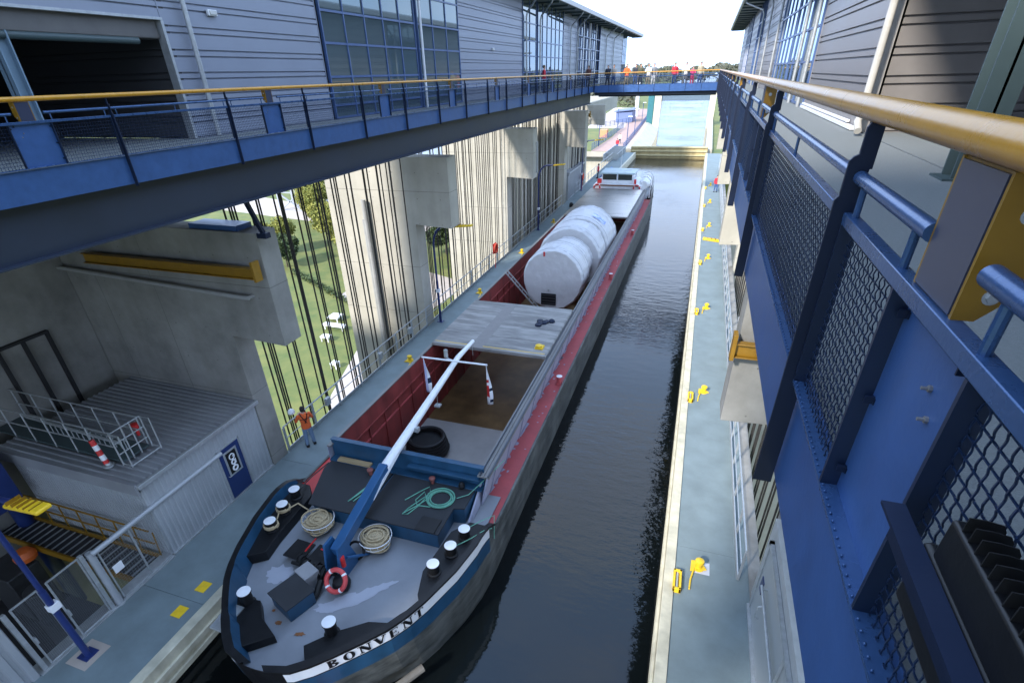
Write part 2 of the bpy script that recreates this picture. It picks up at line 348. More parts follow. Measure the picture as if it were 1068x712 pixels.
def walkway_rail(x, out, ys, label, joints, boxes, yend, far_simple=12):
    """out = -1/+1: side of the water.  ys: post positions."""
    rt = empty('walkway_railing', (x, ys[0], ZF)); tag(rt, label, 'railing', 'blue walkway railings with a yellow handrail')
    mb = MB(); hz = -0.125
    y0, y1 = ys[0]-3, yend
    mb.tube([(x, y0, hz), (x, y1, hz)], 0.0375, 20)
    h = mb.build('handrail', YEL, rt)
    for j in joints: MB().cyl((x, j-.0012, hz), (x, j+.0012, hz), 0.0377, 20).build('joint', mat('joint_line', (.12, .07, .02), .5), h)
    post_me = None; wires = {}
    allp = list(ys)
    for i, y in enumerate(allp):
        # stepped flat plate standing across the railing
        o = out
        pts = [(x+o*.055, -1.66), (x-o*.022, -1.66), (x-o*.022, -.30), (x-o*.030, -.30), (x-o*.030, -.168), (x+o*.012, -.160), (x+o*.020, -.175), (x+o*.020, -.255), (x+o*.034, -.262), (x+o*.044, -.275), (x+o*.044, -.385), (x+o*.055, -.40)]
        mb = MB().prism([(px, y-.008, pz) for px, pz in pts], (0, .016, 0))
        mb.build('post', NAVY, rt, smooth=False, bevel=.002)
    for i in range(len(allp)-1):
        a, b = allp[i]+.03, allp[i+1]-.03
        box = boxes.get(i)
        segs = [(a, b)] if not box else [(a, box[0]), (box[1], b)]
        # frame
        fm = MB()
        i0, i1 = sorted((x+out*.02, x-out*.035))
        fm.box(x-.02, x+.02, a, b, -.475, -.435); fm.box(i0, i1, a, b, -1.112, -1.10)
        st = [a+.006, b-.006]+([box[0], box[1]] if box else [])
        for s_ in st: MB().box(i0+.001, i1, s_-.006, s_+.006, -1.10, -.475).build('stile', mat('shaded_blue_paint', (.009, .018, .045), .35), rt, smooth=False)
        fr = fm.build('panel_frame', BLUE, rt, bevel=.003)
        if x > 0 and i < 3:      # wire ends and a weld bead along the lower bar
            nb = MB(); yy = a+.03
            nb.box(min(i0, i1), max(i0, i1), a, b, -1.1005, -1.098)
            while yy < b-.02: nb.lathe((x+out*.012, yy, -1.097), [(.004, 0), (.0035, .004), (.001, .006)], 6); yy += .033
            nb.build('weld_bead', BLUE, fr)
        for (p, q) in segs:
            key = (round(q-p, 2), x > 0 and p < 9)
            near = (x > 0 and p < 9)
            pit = 0.033 if near else 0.05
            if i > far_simple: pit = 0.09
            if key in wires and not near: 
                w = bpy.data.objects.new('wire_mesh', wires[key][0]); COL.objects.link(w); w.parent = rt; w.location = Vector((0, p-wires[key][1], 0)); ORG[w.name] = ORG[rt.name]
            else:
                m2 = wire_panel(p+.008, q-.008, -1.10, -.475, pit, 0.0023 if near else 0.0042, 0.0030 if near else .006, 4 if near else 3)
                m2.v = [(vx+x-out*.018, vy, vz) for vx, vy, vz in m2.v]
                w = m2.build('wire_mesh', WIRE, rt); wires[key] = (w.data, p)
        # slim tube above the frame on stub supports
        for (p, q) in ([(a-.01, b+.01)] if not box else [(a-.01, box[0]+.115), (box[1]-.06, b+.01)]):
            tm = MB(); tm.tube([(x, p, -.325), (x, q, -.325)], .0215, 18)
            for s_ in ((p+.10), (q-.09)): tm.cyl((x, s_, -.33), (x, s_, -.437), .011, 10)
            if q-p > 1.5: tm.cyl((x, (p+q)/2, -.33), (x, (p+q)/2, -.437), .008, 8)
            tm.build('top_tube', BLUE, rt)
        if box:
            c0, c1 = box
            pm = MB().box(min(x-out*.028, x-out*.032), max(x-out*.028, x-out*.032), c0+.006, c1-.006, -1.10, -.475)
            pl = pm.build('solid_panel', BLUEP, rt, smooth=False)
            for (yy, zz, sy) in ((c0+.035, -.53, 1), (c1-.025, -.53, -1), (c1-.025, -.78, -1), (c1-.025, -1.02, -1), (c0+.09, -.50, 1)):
                bm = MB(); bm.box(min(x-out*.028, x-out*.004), max(x-out*.028, x-out*.004), yy-.003, yy+.003, zz-.011, zz+.011)
                bm.box(min(x-out*.027, x-out*.024), max(x-out*.027, x-out*.024), yy-.012, yy+.012, zz-.009, zz+.009); bm.cyl((x-out*.0265, yy-sy*.008, zz), (x-out*.014, yy-sy*.008, zz), .0045, 6)
                bm.build('clip', NAVY, pl, smooth=False)
            for (yy, zz) in ((c0+.20, -.60), (c0+.16, -.655)):
                MB().cyl((x-out*.029, yy, zz), (x-out*.008, yy, zz), .0042, 8).cyl((x-out*.029, yy, zz), (x-out*.021, yy, zz), .008, 6).build('bolt', mat('bolt_steel', (.35, .33, .31), .4, metal=.7), pl)
            w_ = min(.215, (c1-c0)*.5); cc = c0+.30 if x > 0 and c0 < 2 else (c0+c1)/2
            ym = MB()
            n0 = cc-w_/2; n1 = cc+w_/2       # near and far edge
            def XX(a, b): return (min(x-out*a, x-out*b), max(x-out*a, x-out*b))
            xs = XX(-.004, .10)
            ym.prism([(x+out*.004, n0-.012, -.435), (x-out*.035, n0-.012, -.435), (x-out*.10, n0-.012, -.36), (x-out*.10, n0-.012, -.165), (x+out*.004, n0-.012, -.165)], (0, .010, 0))
            ym.prism([(x+out*.004, n1+.002, -.435), (x-out*.035, n1+.002, -.435), (x-out*.10, n1+.002, -.36), (x-out*.10, n1+.002, -.165), (x+out*.004, n1+.002, -.165)], (0, .010, 0))
            a_, b_ = XX(.0, .004); ym.box(a_, b_, n0, n1, -.435, -.165)
            yb = ym.build('handrail_bracket', YELR, rt, smooth=False)
            a_, b_ = XX(-.006, -.001); MB().box(a_, b_, n0+.002, n1-.002, -.430, -.17).build('bracket_plate', mat('blue_grey_plate', (.035, .043, .08), .3, var=.04), yb, smooth=False)
            for zz in (-.235, -.385): MB().cyl((x-out*.045, n0-.020, zz), (x-out*.045, n0-.012, zz), .010, 6).cyl((x-out*.045, n0-.0135, zz), (x-out*.045, n0-.012, zz), .015, 14).build('bolt', GALV, yb)
    return rt
ysL = [5.2, 8.1, 11.0, 13.8, 16.65, 19.5, 22.4, 25.3, 28.2, 31.1, 34, 36.9, 39.8, 42.7, 45.6, 48.5, 51.4, 54.3, 57.0]
ysL = [-.6, 2.3]+ysL
walkway_rail(XL, 1, ysL, 'blue walkway railing below the left hall', [7, 13, 19, 25], {i: (ysL[i]+1.1, ysL[i]+1.78) for i in range(0, len(ysL)-1, 2)}, 57.3)
ysR = [0.3, 2.2, 5.25, 8.4, 11.4, 14.4, 17.3, 20.2, 23.1, 26, 28.9, 31.8, 34.7, 37.6, 40.5, 43.4, 46.3, 49.2, 52.1, 55, 57.0]
bx = {0: (1.02, 1.50)}
for i in range(2, len(ysR)-1, 2): bx[i] = (ysR[i]+1.1, ysR[i]+1.75)
walkway_rail(XR, -1, ysR, 'blue walkway railing close to the viewer at the right', [2.62, 5.95], bx, 57.3)
for side, x, xo, lab in (('l', XL, -13.1, 'left upper walkway with blue fascia in front of the hall'), ('r', XR, 3.15, 'right upper walkway floor behind the near railing')):
    s = 1 if side == 'l' else -1
    wk = empty('upper_walkway', (x, 25, -2.5)); tag(wk, lab, 'walkway')
    mb = MB(); xa = x-s*.06
    mb.box(min(xa, xo), max(xa, xo), -6, 59.6, ZF-.12, ZF)
    mb.build('floor', CONCF, wk, smooth=False)
    mb = MB(); mb.box(min(x-s*.06, x-s*.03), max(x-s*.06, x-s*.03), -6, 57.2, -1.62, -1.14)
    mb.box(min(x-s*.07, x-s*.018), max(x-s*.07, x-s*.018), -6, 57.2, -1.14, -1.128)
    mb.build('fascia', BLUEP, wk, smooth=False)
    mb = MB(); xg = x-s*(.30 if s > 0 else .85)
    mb.box(xg-.015, xg+.015, -6, 57, -2.5, -1.38); mb.box(xg-.18, xg+.18, -6, 57, -2.53, -2.5)
    y = 0
    while y < 56: mb.box(min(x-s*.04, xg), max(x-s*.04, xg), y, y+.02, -1.62, -1.38); y += 2.9
    xg2 = xo+s*.4
    mb.box(xg2-.015, xg2+.015, -6, 57, -2.5, -1.38)
    mb.build('girder', GIRD, wk, smooth=False)
# cross bridge at the far end
br = empty('cross_bridge', (ML, 58.5, -1.6)); tag(br, 'blue footbridge crossing high above the canal at the far end', 'footbridge')
MB().box(XL, XR, 57.25, 60.2, ZF-.12, ZF).build('floor', CONCF, br, smooth=False)
MB().box(XL, XR, 57.2, 57.24, -1.66, -1.1).box(XL, XR, 60.2, 60.24, -1.66, -1.1).build('fascia', BLUEP, br, smooth=False)
MB().box(XL, XR, 57.5, 57.56, -1.9, -1.38).box(XL, XR, 59.8, 59.86, -2.1, -1.38).build('girder', GIRD, br, smooth=False)
hb = MB()
for yy in (57.22, 60.22): hb.tube([(XL, yy, -.125), (XR, yy, -.125)], .0375, 10)
hb.build('handrail', YEL, br)
n = 9
for yy in (57.22, 60.22):
    for i in range(n):
        xx = XL+(XR-XL)*i/(n-1); MB().box(xx-.012, xx+.012, yy-.05, yy+.05, -1.66, -.15).build('post', NAVY, br, smooth=False)
    fm = MB()
    for i in range(n-1):
        a = XL+(XR-XL)*i/(n-1)+.03; b = XL+(XR-XL)*(i+1)/(n-1)-.03
        fm.box(a, b, yy-.02, yy+.02, -.48, -.44)
        fm.tube([(a, yy, -.33), (b, yy, -.33)], .016, 6)
        w = wire_panel(a, b, -1.1, -.48, .075, .008, .008, 3, ax='x'); w.v = [(p[0], p[1]+yy, p[2]) for p in w.v]; w.build('wire_mesh', WIRE, br)
    fm.build('panel_frame', BLUE, br)

# ------------------------------------------------------------------ halls
PER = 0.5
def clad(mb, x, o, y0, y1, z0, z1, d=.035, axis='y'):
    """horizontal boards: two narrow grooves per half metre, facing direction o along x (or y)"""
    z = math.floor(z0/PER)*PER; prof = [(0, z0)]
    while z < z1:
        for g0 in (.10, .24):
            for dz, dd in ((0, 0), (.004, d*1.5), (.040, d*1.5), (.044, 0)):
                zz = z+g0+dz
                if z0 < zz < z1: prof.append((dd, zz))
        z += PER
    prof.append((0, z1)); v = []; f = []
    for dd, zz in prof:
        if axis == 'y': v += [(x-o*dd, y0, zz), (x-o*dd, y1, zz)]
        else: v += [(y0, x-o*dd, zz), (y1, x-o*dd, zz)]
    for i in range(len(prof)-1): f.append((2*i, 2*i+1, 2*i+3, 2*i+2))
    mb.add(v, f)
def corr(mb, p, q, z0, z1, per=.16, d=.025, nrm=(1, 0)):
    """vertical corrugated sheet from p to q (xy), bulging along nrm"""
    L = math.hypot(q[0]-p[0], q[1]-p[1]); n = int(L/per); v = []; f = []; k = 0
    for i in range(n):
        for t, dd in ((0, 0), (.3, 0), (.42, 1), (.88, 1)):
            s = (i+t)/n; xx = p[0]+(q[0]-p[0])*s+nrm[0]*d*dd; yy = p[1]+(q[1]-p[1])*s+nrm[1]*d*dd
            v += [(xx, yy, z0), (xx, yy, z1)]; k += 1
    v += [(q[0], q[1], z0), (q[0], q[1], z1)]; k += 1
    for i in range(k-1): f.append((2*i, 2*i+2, 2*i+3, 2*i+1))
    mb.add(v, f)

def hall(side, x, o, M, lab, bays, y_open, yend):
    """bays: list of (kind, y0, y1)."""
    h = empty('lift_hall', (x-o*3, 45, ZF)); tag(h, lab, 'hall')
    ztop = 4.5
    for kind, a, b in bays:
        if kind == 'wall':
            mb = MB(); clad(mb, x, o, a, b, ZF, ztop+.4); mb.box(min(x-o*.05, x-o*.2), max(x-o*.05, x-o*.2), a, b, ZF, ztop+.4)
            mb.box(min(x-o*.2, x+o*.012), max(x-o*.2, x+o*.012), a, a+.03, ZF, ztop+.4); mb.box(min(x-o*.2, x+o*.012), max(x-o*.2, x+o*.012), b-.03, b, ZF, ztop+.4)
            mb.build('wall', M, h)
        if kind in ('glass', 'louvre'):
            fr = MB(); nm = max(2, round((b-a)/1.45))
            for i in range(nm+1):
                y = a+(b-a)*i/nm; fr.box(x-.05, x+.05, y-.03, y+.03, ZF+.02, ztop+.3)
            for z in (ZF+.05, -.80, .1, 1.12, 2.06, 3.1, ztop+.2):
                fr.box(x-.045, x+.045, a, b, z-.035, z+.035)
            f_ = fr.build('window_wall', mat('blue_frame', (.07, .12, .26), .35), h, smooth=False)
            if kind == 'glass':
                for i in range(nm):
                    y = a+(b-a)*i/nm; y2 = a+(b-a)*(i+1)/nm; tl = random.uniform(-.006, .006)
                    MB().box(x-.008, x+.008, y+.03, y2-.03, ZF+.05, ztop+.2).build('pane', GLASSM, f_, smooth=False)
            else:
                MB().box(min(x-o*.3, x-o*.25), max(x-o*.3, x-o*.25), a, b, ZF, ztop+.3).build('pane', mat('dark_glass', (.02, .035, .035), .1, metal=.2), f_, smooth=False)
                for k in range(3): yy = a+(b-a)*(k+.8)/3.6; MB().box(x-.06, x+.08, yy, yy+.25, ZF, ztop+.3).build('fin', WHITE, f_, smooth=False)
    # roof with soffit and eave
    xe = x+o*1.6
    mb = MB(); mb.prism([(x-o*1.6, y_open+.6, ztop+1.0), (xe, y_open+.6, ztop+.25), (xe, y_open+.6, ztop+.02), (x-o*.1, y_open+.6, ztop+.02), (x-o*1.6, y_open+.6, ztop+.3)], (0, yend+6-y_open-.6, 0))
    mb.prism([(x-o*6, -12, ztop+1.6), (xe, -12, ztop+.25), (xe, -12, ztop+.02), (x-o*.1, -12, ztop+.02), (x-o*6, -12, ztop+.3)], (0, y_open+.6+12, 0))
    mb.build('roof', mat('roof_metal', (.20, .20, .20), .5, metal=.3), h, smooth=False)
    mb = MB(); mb.box(min(xe, xe+o*.16), max(xe, xe+o*.16), -12, yend+6, ztop+.0, ztop+.32); mb.build('gutter', mat('gutter_metal', (.32, .31, .30), .4, metal=.4), h, bevel=.01)
    sf = MB(); sf.box(min(x+o*.05, xe-o*.02), max(x+o*.05, xe-o*.02), 18, yend+6, ztop-.01, ztop+.019)
    yy = 18
    while yy < yend+6: sf.box(min(x, xe), max(x, xe), yy, yy+.09, ztop-.12, ztop+.02); yy += 2.9
    sf.build('soffit_rib', STEELT, h, smooth=False)
    # end wall and back wall and floor slab
    mb = MB(); clad(mb, yend, 1, x-o*1.4, x-o*.02, ZF, ztop+.3, axis='x'); mb.box(min(x-o*1.4, x-o*1.3), max(x-o*1.4, x-o*1.3), y_open+.6, yend, ZF-.1, ztop+.9)
    mb.build('back_wall', M, h)
    MB().box(min(x-o*6, x-o*5.8), max(x-o*6, x-o*5.8), -12, y_open+.5, -3.2, ztop+1).box(min(x-o*6, x), max(x-o*6, x), -12.2, -12, -3.2, ztop+1).build('bay_wall', DARK, h, smooth=False)
    MB().box(min(x-o*7.4, x+o*.0), max(x-o*7.4, x+o*.0), -12, y_open+.1, -3.1, ZF-.13).build('floor_slab', CONCD, h, smooth=False)
    MB().box(min(x-o*1.35, x-o*.06), max(x-o*1.35, x-o*.06), y_open, yend, ZF-.126, ZF-.004).box(min(x-o*6, x-o*.06), max(x-o*6, x-o*.06), -12, y_open, ZF-.126, ZF-.004).build('hall_floor', CONCF, h, smooth=False)
    return h
hl = hall('l', -13.1, 1, CLAD, 'silver clad hall with big windows along the left walkway',
     [('wall', 12.4, 18.9), ('glass', 19.1, 26.2), ('glass', 26.5, 31.3), ('wall', 31.4, 42.9), ('glass', 43, 46.5), ('glass', 46.9, 55.3), ('wall', 55.4, 61.2), ('louvre', 61.3, 74), ('wall', 74.2, 93), ('glass', 93.1, 97)], 12.4, 97)
hr = hall('r', 3.15, -1, CLADR, 'warm grey clad hall with tall windows along the right walkway',
     [('wall', 14.5, 23.3), ('glass', 23.5, 30.6), ('glass', 31, 37.5), ('wall', 37.6, 53), ('glass', 53.1, 60), ('wall', 60.1, 70), ('louvre', 70.1, 80), ('wall', 80.1, 92)], 14.5, 92)
# openings near the viewer
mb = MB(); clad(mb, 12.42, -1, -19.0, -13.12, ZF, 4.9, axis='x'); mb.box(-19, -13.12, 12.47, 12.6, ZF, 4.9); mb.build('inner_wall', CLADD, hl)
MB().box(-13.3, -13.06, 12.36, 12.44, ZF, 1.36).build('door_jamb', GALV, hl, smooth=False)
mb = MB(); clad(mb, -13.1, 1, -12, 12.4, 1.42, 4.9); mb.box(-13.3, -13.16, -12, 12.4, 1.42, 4.9); mb.build('wall', CLAD, hl)
MB().box(-13.7, -13.2, -12, 12.34, .98, 1.42).build('shutter_box', mat('shutter_box_metal', (.12, .115, .11), .5, metal=.3), hl, bevel=.03)
MB().cyl((-13.25, -12, .93), (-13.25, 11.7, .93), .075, 14).build('shutter_roll', STEELT, hl)
MB().box(-13.2, -13.05, -12, 12.42, 1.365, 1.42).build('lintel', GALV, hl, smooth=False)
def hbeam(name, x, y, z0, z1, m, par, w=.3):
    mb = MB(); mb.box(x-w/2, x+w/2, y-w/2, y-w/2+.03, z0, z1); mb.box(x-w/2, x+w/2, y+w/2-.03, y+w/2, z0, z1); mb.box(x-.015, x+.015, y-w/2, y+w/2, z0, z1)
    mb.box(x-w*.8, x+w*.8, y-w*.7, y+w*.7, z0, z0+.025)
    return mb.build(name, m, par, smooth=False)
hbeam('steel_column', -13.3, 8.6, ZF, 1.0, mat('blue_grey_steel', (.17, .25, .32), .45), hl, .26)
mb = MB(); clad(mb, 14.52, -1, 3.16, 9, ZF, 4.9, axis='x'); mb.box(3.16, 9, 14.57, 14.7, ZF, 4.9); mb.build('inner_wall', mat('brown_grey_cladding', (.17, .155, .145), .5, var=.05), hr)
MB().box(3.1, 3.3, 14.44, 14.52, ZF, 4.5).build('door_jamb', mat('warm_jamb', (.4, .37, .34), .5), hr, smooth=False)
hbeam('steel_column', 3.12, 8.5, ZF, 4.3, STEELT, hr, .34)
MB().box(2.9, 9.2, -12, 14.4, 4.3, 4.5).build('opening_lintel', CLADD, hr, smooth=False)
# downpipes
def pipe(par, pts, r=.055, m=None, name='downpipe'): 
    return MB().tube(pts, r, 12).build(name, m or GALV, par)
pipe(hl, [(-12.95, 13.1, 4.6), (-12.95, 13.1, ZF+.02)], .065)
pipe(hl, [(-11.6, 26.6, 4.45), (-12.5, 26.6, 4.3), (-12.95, 26.6, 4.05), (-12.95, 26.6, ZF)], .06, WHITE)
for yy in (43.6, 47.3, 58, 61, 78, 84): pipe(hl, [(-11.5, yy-2, 4.5), (-11.6, yy-2, 4.3), (-12.9, yy, 3.7), (-12.98, yy, 3.4), (-12.98, yy, ZF)], .06)
for yy in (13.9,): pipe(hr, [(2.98, yy, 4.4), (2.98, yy, ZF+.35), (2.93, yy-.1, ZF+.25), (2.93, yy-.35, ZF+.1)], .07, mat('cream_pipe', (.42, .40, .36), .5))
for yy in (23.9, 26.7, 38.5, 46, 54): pipe(hr, [(1.6, yy+1.5, 4.5), (1.7, yy+1.5, 4.3), (2.9, yy, 3.7), (3.02, yy, 3.4), (3.02, yy, ZF)], .065)
mb = MB()
for k in range(14): mb.bar((3.06, 14.05, ZF+.3+k*.3), (3.06, 14.4, ZF+.3+k*.3), .02)
for yy in (14.05, 14.4): mb.bar((3.06, yy, ZF), (3.06, yy, 4.4), .03)
mb.build('cable_ladder', GALV, hr)
MB().box(3.06, 3.12, 15.5, 23.2, ZF+.12, ZF+.17).box(3.02, 3.12, 14.8, 23.2, ZF+.02, ZF+.09).build('base_rail', WHITE, hr, smooth=False)
# small wall lights
def wlight(x, o, y, z, lab):
    t = empty('wall_light', (x, y, z)); tag(t, lab, 'wall light')
    MB().box(min(x+o*.015, x+o*.1), max(x+o*.015, x+o*.1), y-.16, y+.16, z-.07, z+.07).build('housing', WHITE, t, bevel=.015)
    MB().box(min(x+o*.1, x+o*.13), max(x+o*.1, x+o*.13), y-.12, y+.12, z-.045, z+.045).build('lens', mat('frosted_lens', (.6, .6, .58), .2), t, bevel=.01)
wlight(-13.1, 1, 14.1, 1.62, 'small white wall light beside the tall drainpipe above the left walkway')
wlight(-13.1, 1, 36.6, 1.35, 'small white wall light on the plain cladding between the two left windows')

# ------------------------------------------------------------------ concrete piers
def pier(y0, y1, s, lab, zt=-3.2, zb=-6.35, xl=18.2, xc=13.2, xe=11.2, dark=False):
    """s=+1 left bank; mirrored about ML for the right bank"""
    X = (lambda v: -v) if s > 0 else (lambda v: 2*ML+v)
    t = empty('concrete_pier', (X(xc), (y0+y1)/2, -42)); tag(t, lab, 'pier', 'concrete piers with corbels under the walkways')
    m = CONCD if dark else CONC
    pts = [(X(xl), y0, -42), (X(xc), y0, -42), (X(xc), y0, zb), (X(xe), y0, zb-.1), (X(xe), y0, zt), (X(xl), y0, zt)]
    if s < 0: pts = pts[::-1]
    mb = MB().prism(pts, (0, y1-y0, 0)); mb.build('pier_wall', m, t, smooth=False, bevel=.015)
    jm = MB()           # formwork joints
    for z in (zt-1.55, zb-2.2, zb-4.8): 
        a, b = sorted((X(xe if z > zb else xc)+.004*s, X(xl)))
        jm.box(a, b, y0-.004, y1+.004, z-.008, z+.008)
    for zz in [zt-.7-1.2*k for k in range(9)]:
        for i in range(10):
            xx = xe+.5+1.25*i
            if (zz > zb or xx > xc+.2) and xx < xl-.2: jm.cyl((X(xx), y0-.003, zz), (X(xx), y0+.01, zz), .022, 8)
    for i in range(1, 4):
        xx = xc+.1+2.5*i
        if xx < xl: jm.box(X(xx)-.006, X(xx)+.006, y0-.004, y0+.01, zb-4.8, zt)
    jm.build('formwork_joint', mat('joint_dark_grey', (.15, .145, .13), .9), t, smooth=False)  # dark grey joint lines and tie holes
    return t, X
p1, X = pier(11.62, 12.4, 1, 'shade-toned concrete pier with a yellow crane beam behind the corrugated shed', zt=-3.5, zb=-6.8, xl=30, dark=True)
def crane(t, X, y, z, x0, x1):
    mb = MB(); a, b = sorted((X(x0), X(x1)))
    mb.box(a, b, y-.06, y-.045, z-.13, z+.13); mb.box(a, b, y-.15, y+.04, z+.13, z+.155); mb.box(a, b, y-.15, y+.04, z-.155, z-.13)
    c = X(x0); mb.box(c-.04, c+.04, y-.2, y+.08, z-.2, z+.36)
    mb.build('crane_beam', YELR, t, bevel=.004)
crane(p1, X, 11.4, -4.55, 11.25, 18)
MB().tube([(X(11.9), 11.62, -5.35), (X(11.9), 11.45, -5.35), (X(12.1), 11.42, -5.35), (-20, 11.42, -5.0), (-24, 11.42, -4.9)], .06, 10).build('drain_pipe', mat('grey_pipe', (.3, .3, .29), .6), p1)
MB().box(-13.6, -11.9, 11.7, 12.3, -3.5, -3.36).build('bearing_plate', BLUEP, p1, smooth=False)
st = MB(); st.bar((-10.86, 10.85, -1.5), (-11.0, 11.7, -3.5), .10); st.bar((-10.86, 10.9, -1.7), (-10.75, 11.1, -1.6), .05); st.bar((-10.78, 10.6, -1.62), (-10.86, 10.95, -2.1), .05); st.box(-11.15, -10.85, 11.6, 11.8, -3.62, -3.48); st.build('strut', NAVY, p1, smooth=False)
p2, X = pier(24.5, 25.5, 1, 'second pale concrete pier, tall and plain behind the hoist ropes')
p3, X = pier(39.2, 40.3, 1, 'third pale concrete pier halfway along the barge')
p4, X = pier(57.9, 59.2, 1, 'fourth pale concrete pier just before the cross bridge')
crane(p4, X, 60.3, -3.7, 11.2, 16)
p5, X = pier(69, 70, 1, 'farthest concrete pier on the left beyond the cross bridge', zt=-3.2, zb=-5.2)
MB().box(-19, -13.1, 70, 92, -4.6, -3.1).build('edge_beam', CONC, p5, smooth=False)
for t, y, x in ((p2, 24.35, -17.3), (p3, 39.1, -12.1)): MB().cyl((x+1.2, y, -14 if t is p2 else -6), (x+1.2, y, -6.2 if t is p2 else -4), .09, 10).build('drain_pipe', mat('grey_pipe', (.3, .3, .29), .6), t)
MB().cyl((-15.9, 24.25, -30), (-15.9, 24.25, -5.2), .12, 10).build('drain_pipe', mat('grey_pipe', (.3, .3, .29), .6), p2)
q1, Xr = pier(10.95, 11.75, -1, 'concrete pier right of the trough with a yellow crane beam', zt=-3.5, zb=-6.7, dark=True)  # darkened concrete stands in for the shade on this pier
crane(q1, Xr, 10.75, -4.9, 11.1, 18)
for i, (a, b) in enumerate(((24.5, 25.5), (39.2, 40.3), (57.9, 59.2))):
    q, Xr = pier(a, b, -1, ('concrete pier right of the trough behind the railing, second from the viewer', 'concrete pier right of the trough behind the railing, third from the viewer', 'concrete pier right of the trough under the cross bridge end')[i])
    MB().box(-.3, .2, -.2, .2, 0, .4)
# back wall of the machine bay
bw = empty('bay_back_wall', (-19.6, 4, -42)); tag(bw, 'dark concrete wall closing the bay behind the corrugated shed', 'wall')
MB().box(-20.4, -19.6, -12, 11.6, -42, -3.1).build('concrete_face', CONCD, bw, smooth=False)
fm = MB()
for yy in (8.6, 9.35, 10.1): fm.box(-19.6, -19.45, yy, yy+.08, -10, -6.8)
for z in (-6.8, -10): fm.box(-19.6, -19.44, 8.6, 10.18, z, z+.08)
fm.build('steel_frame', DARK, bw, smooth=False)
cl = MB().tube([(-19.2, 6.75, -16), (-19.2, 6.75, -9.25)], .22, 18).cyl((-19.2, 6.75, -9.25), (-19.2, 6.75, -9.1), .3, 18)
tag(cl.build('steel_column', mat('deep_blue_paint', (.012, .03, .13), .4)), 'thick deep blue steel column at the left end of the corrugated shed', 'column')
# lower far wall linking piers (pylon walls between p3 and p4)
for a, b, lab in ((44, 56.5, 'pale concrete wall with vertical grooves between the third and fourth pier'), (62, 68.5, 'pale grooved concrete wall beyond the cross bridge')):
    mb = MB().box(-15.3, -14.6, a, b, -42, -3.2)
    y = a+.5
    while y < b-.3: mb.box(-14.6, -14.52, y, y+.5, -42, -3.2); y += .95
    tag(mb.build('pylon_wall', CONC, smooth=False), lab, 'wall')

# pale guide tubes in front of the lift walls
GT = mat('cream_tube_paint', (0.55, 0.52, 0.44), .55, var=.06)
gt0 = tag(MB().cyl((-13.85, 42, -30), (-13.85, 42, -2.9), .13, 12).build('guide_tube', GT), 'thick cream vertical guide tube left of the barge between the third and fourth pier', 'guide tube', 'cream guide tubes on the left lift wall')
y = 43.0
while y < 57: dup(gt0, (-13.85, y, -30)); y += 1.0
y = 62.5
while y < 69: dup(gt0, (-13.85, y, -30), 'thick cream vertical guide tube left of the barge beyond the cross bridge', 'cream guide tubes beyond the cross bridge'); y += 1.0
# ------------------------------------------------------------------ hoist ropes
def rope_mesh(x, y, r):
    return MB().tube([(x, y, -14.2), (x, y, -2.6)], r, 8).build('hoist_rope', ROPEM)
r0 = rope_mesh(-13.5, 13.0, .03)
tag(r0, 'thin dark steel rope hanging between the left piers', 'rope', 'steel hoist ropes left of the barge')
k = 0; y = 13.0; used = True
piers_l = ((24.3, 25.7), (39, 40.5), (57.7, 59.4))
while y < 69:
    for dy in (0, .34):
        yy = y+dy+.04*math.sin(y*7)
        if any(a < yy < b for a, b in piers_l) or (yy > 59 and yy < 63): continue
        if used: r0.location = (-13.5, yy, -14.2); used = False
        else:
            d = dup(r0, (-13.5 if k % 3 else -13.62, yy, -14.2))
    if True:
        yy = y+.72
        if not any(a < yy < b for a, b in piers_l) and not (59 < yy < 63): dup(r0, (-13.9, yy, -14.2))
        if y < 18.5: dup(r0, (-13.9, yy+.12, -14.2))
    k += 1; y += 1.12
y = 12.6; first = None
while y < 38:
    for dy in (0, .3):
        if 24.3 < y+dy < 25.7: continue
        d = dup(r0, (3.55, y+dy, -14.2), 'thin dark steel rope hanging behind the right hand deck', 'steel hoist ropes right of the water')
    y += 1.05

# ------------------------------------------------------------------ deck railings
def deck_rail(x, ys, lab, o):
    t = empty('deck_railing', (x, ys[0], ZD)); tag(t, lab, 'railing', 'galvanised railings along the trough decks')
    pw = .045 if o > 0 else .02
    for y in ys: MB().box(x-.03, x+.03, y-pw, y+pw, ZD, ZD+1.08).build('post', GALV, t, bevel=.005)
    mb = MB()
    mb.tube([(x, ys[0], ZD+1.1), (x, ys[-1], ZD+1.1)], .028, 8)
    mb.tube([(x+o*.03, ys[0], ZD+.62), (x+o*.03, ys[-1], ZD+.62)], .018, 8)
    mb.tube([(x+o*.03, ys[0], ZD+.18), (x+o*.03, ys[-1], ZD+.18)], .018, 8)
    mb.build('rail', GALV, t)
    MB().box(x-.03-.02, x-.03+.02, ys[0], ys[-1], ZD+.004, ZD+.14).build('kick_plate', GALV, t, smooth=False)
    return t
deck_rail(-13.2, [12.5+i*1.72 for i in range(27)], 'galvanised railing along the left deck behind the barge', 1)
deck_rail(2.72, [11.2+i*1.72 for i in range(45)], 'pale metal railing along the right deck', -1)
deck_rail(-13.2, [64+i*2 for i in range(15)], 'galvanised railing on the left deck beyond the cross bridge', 1)

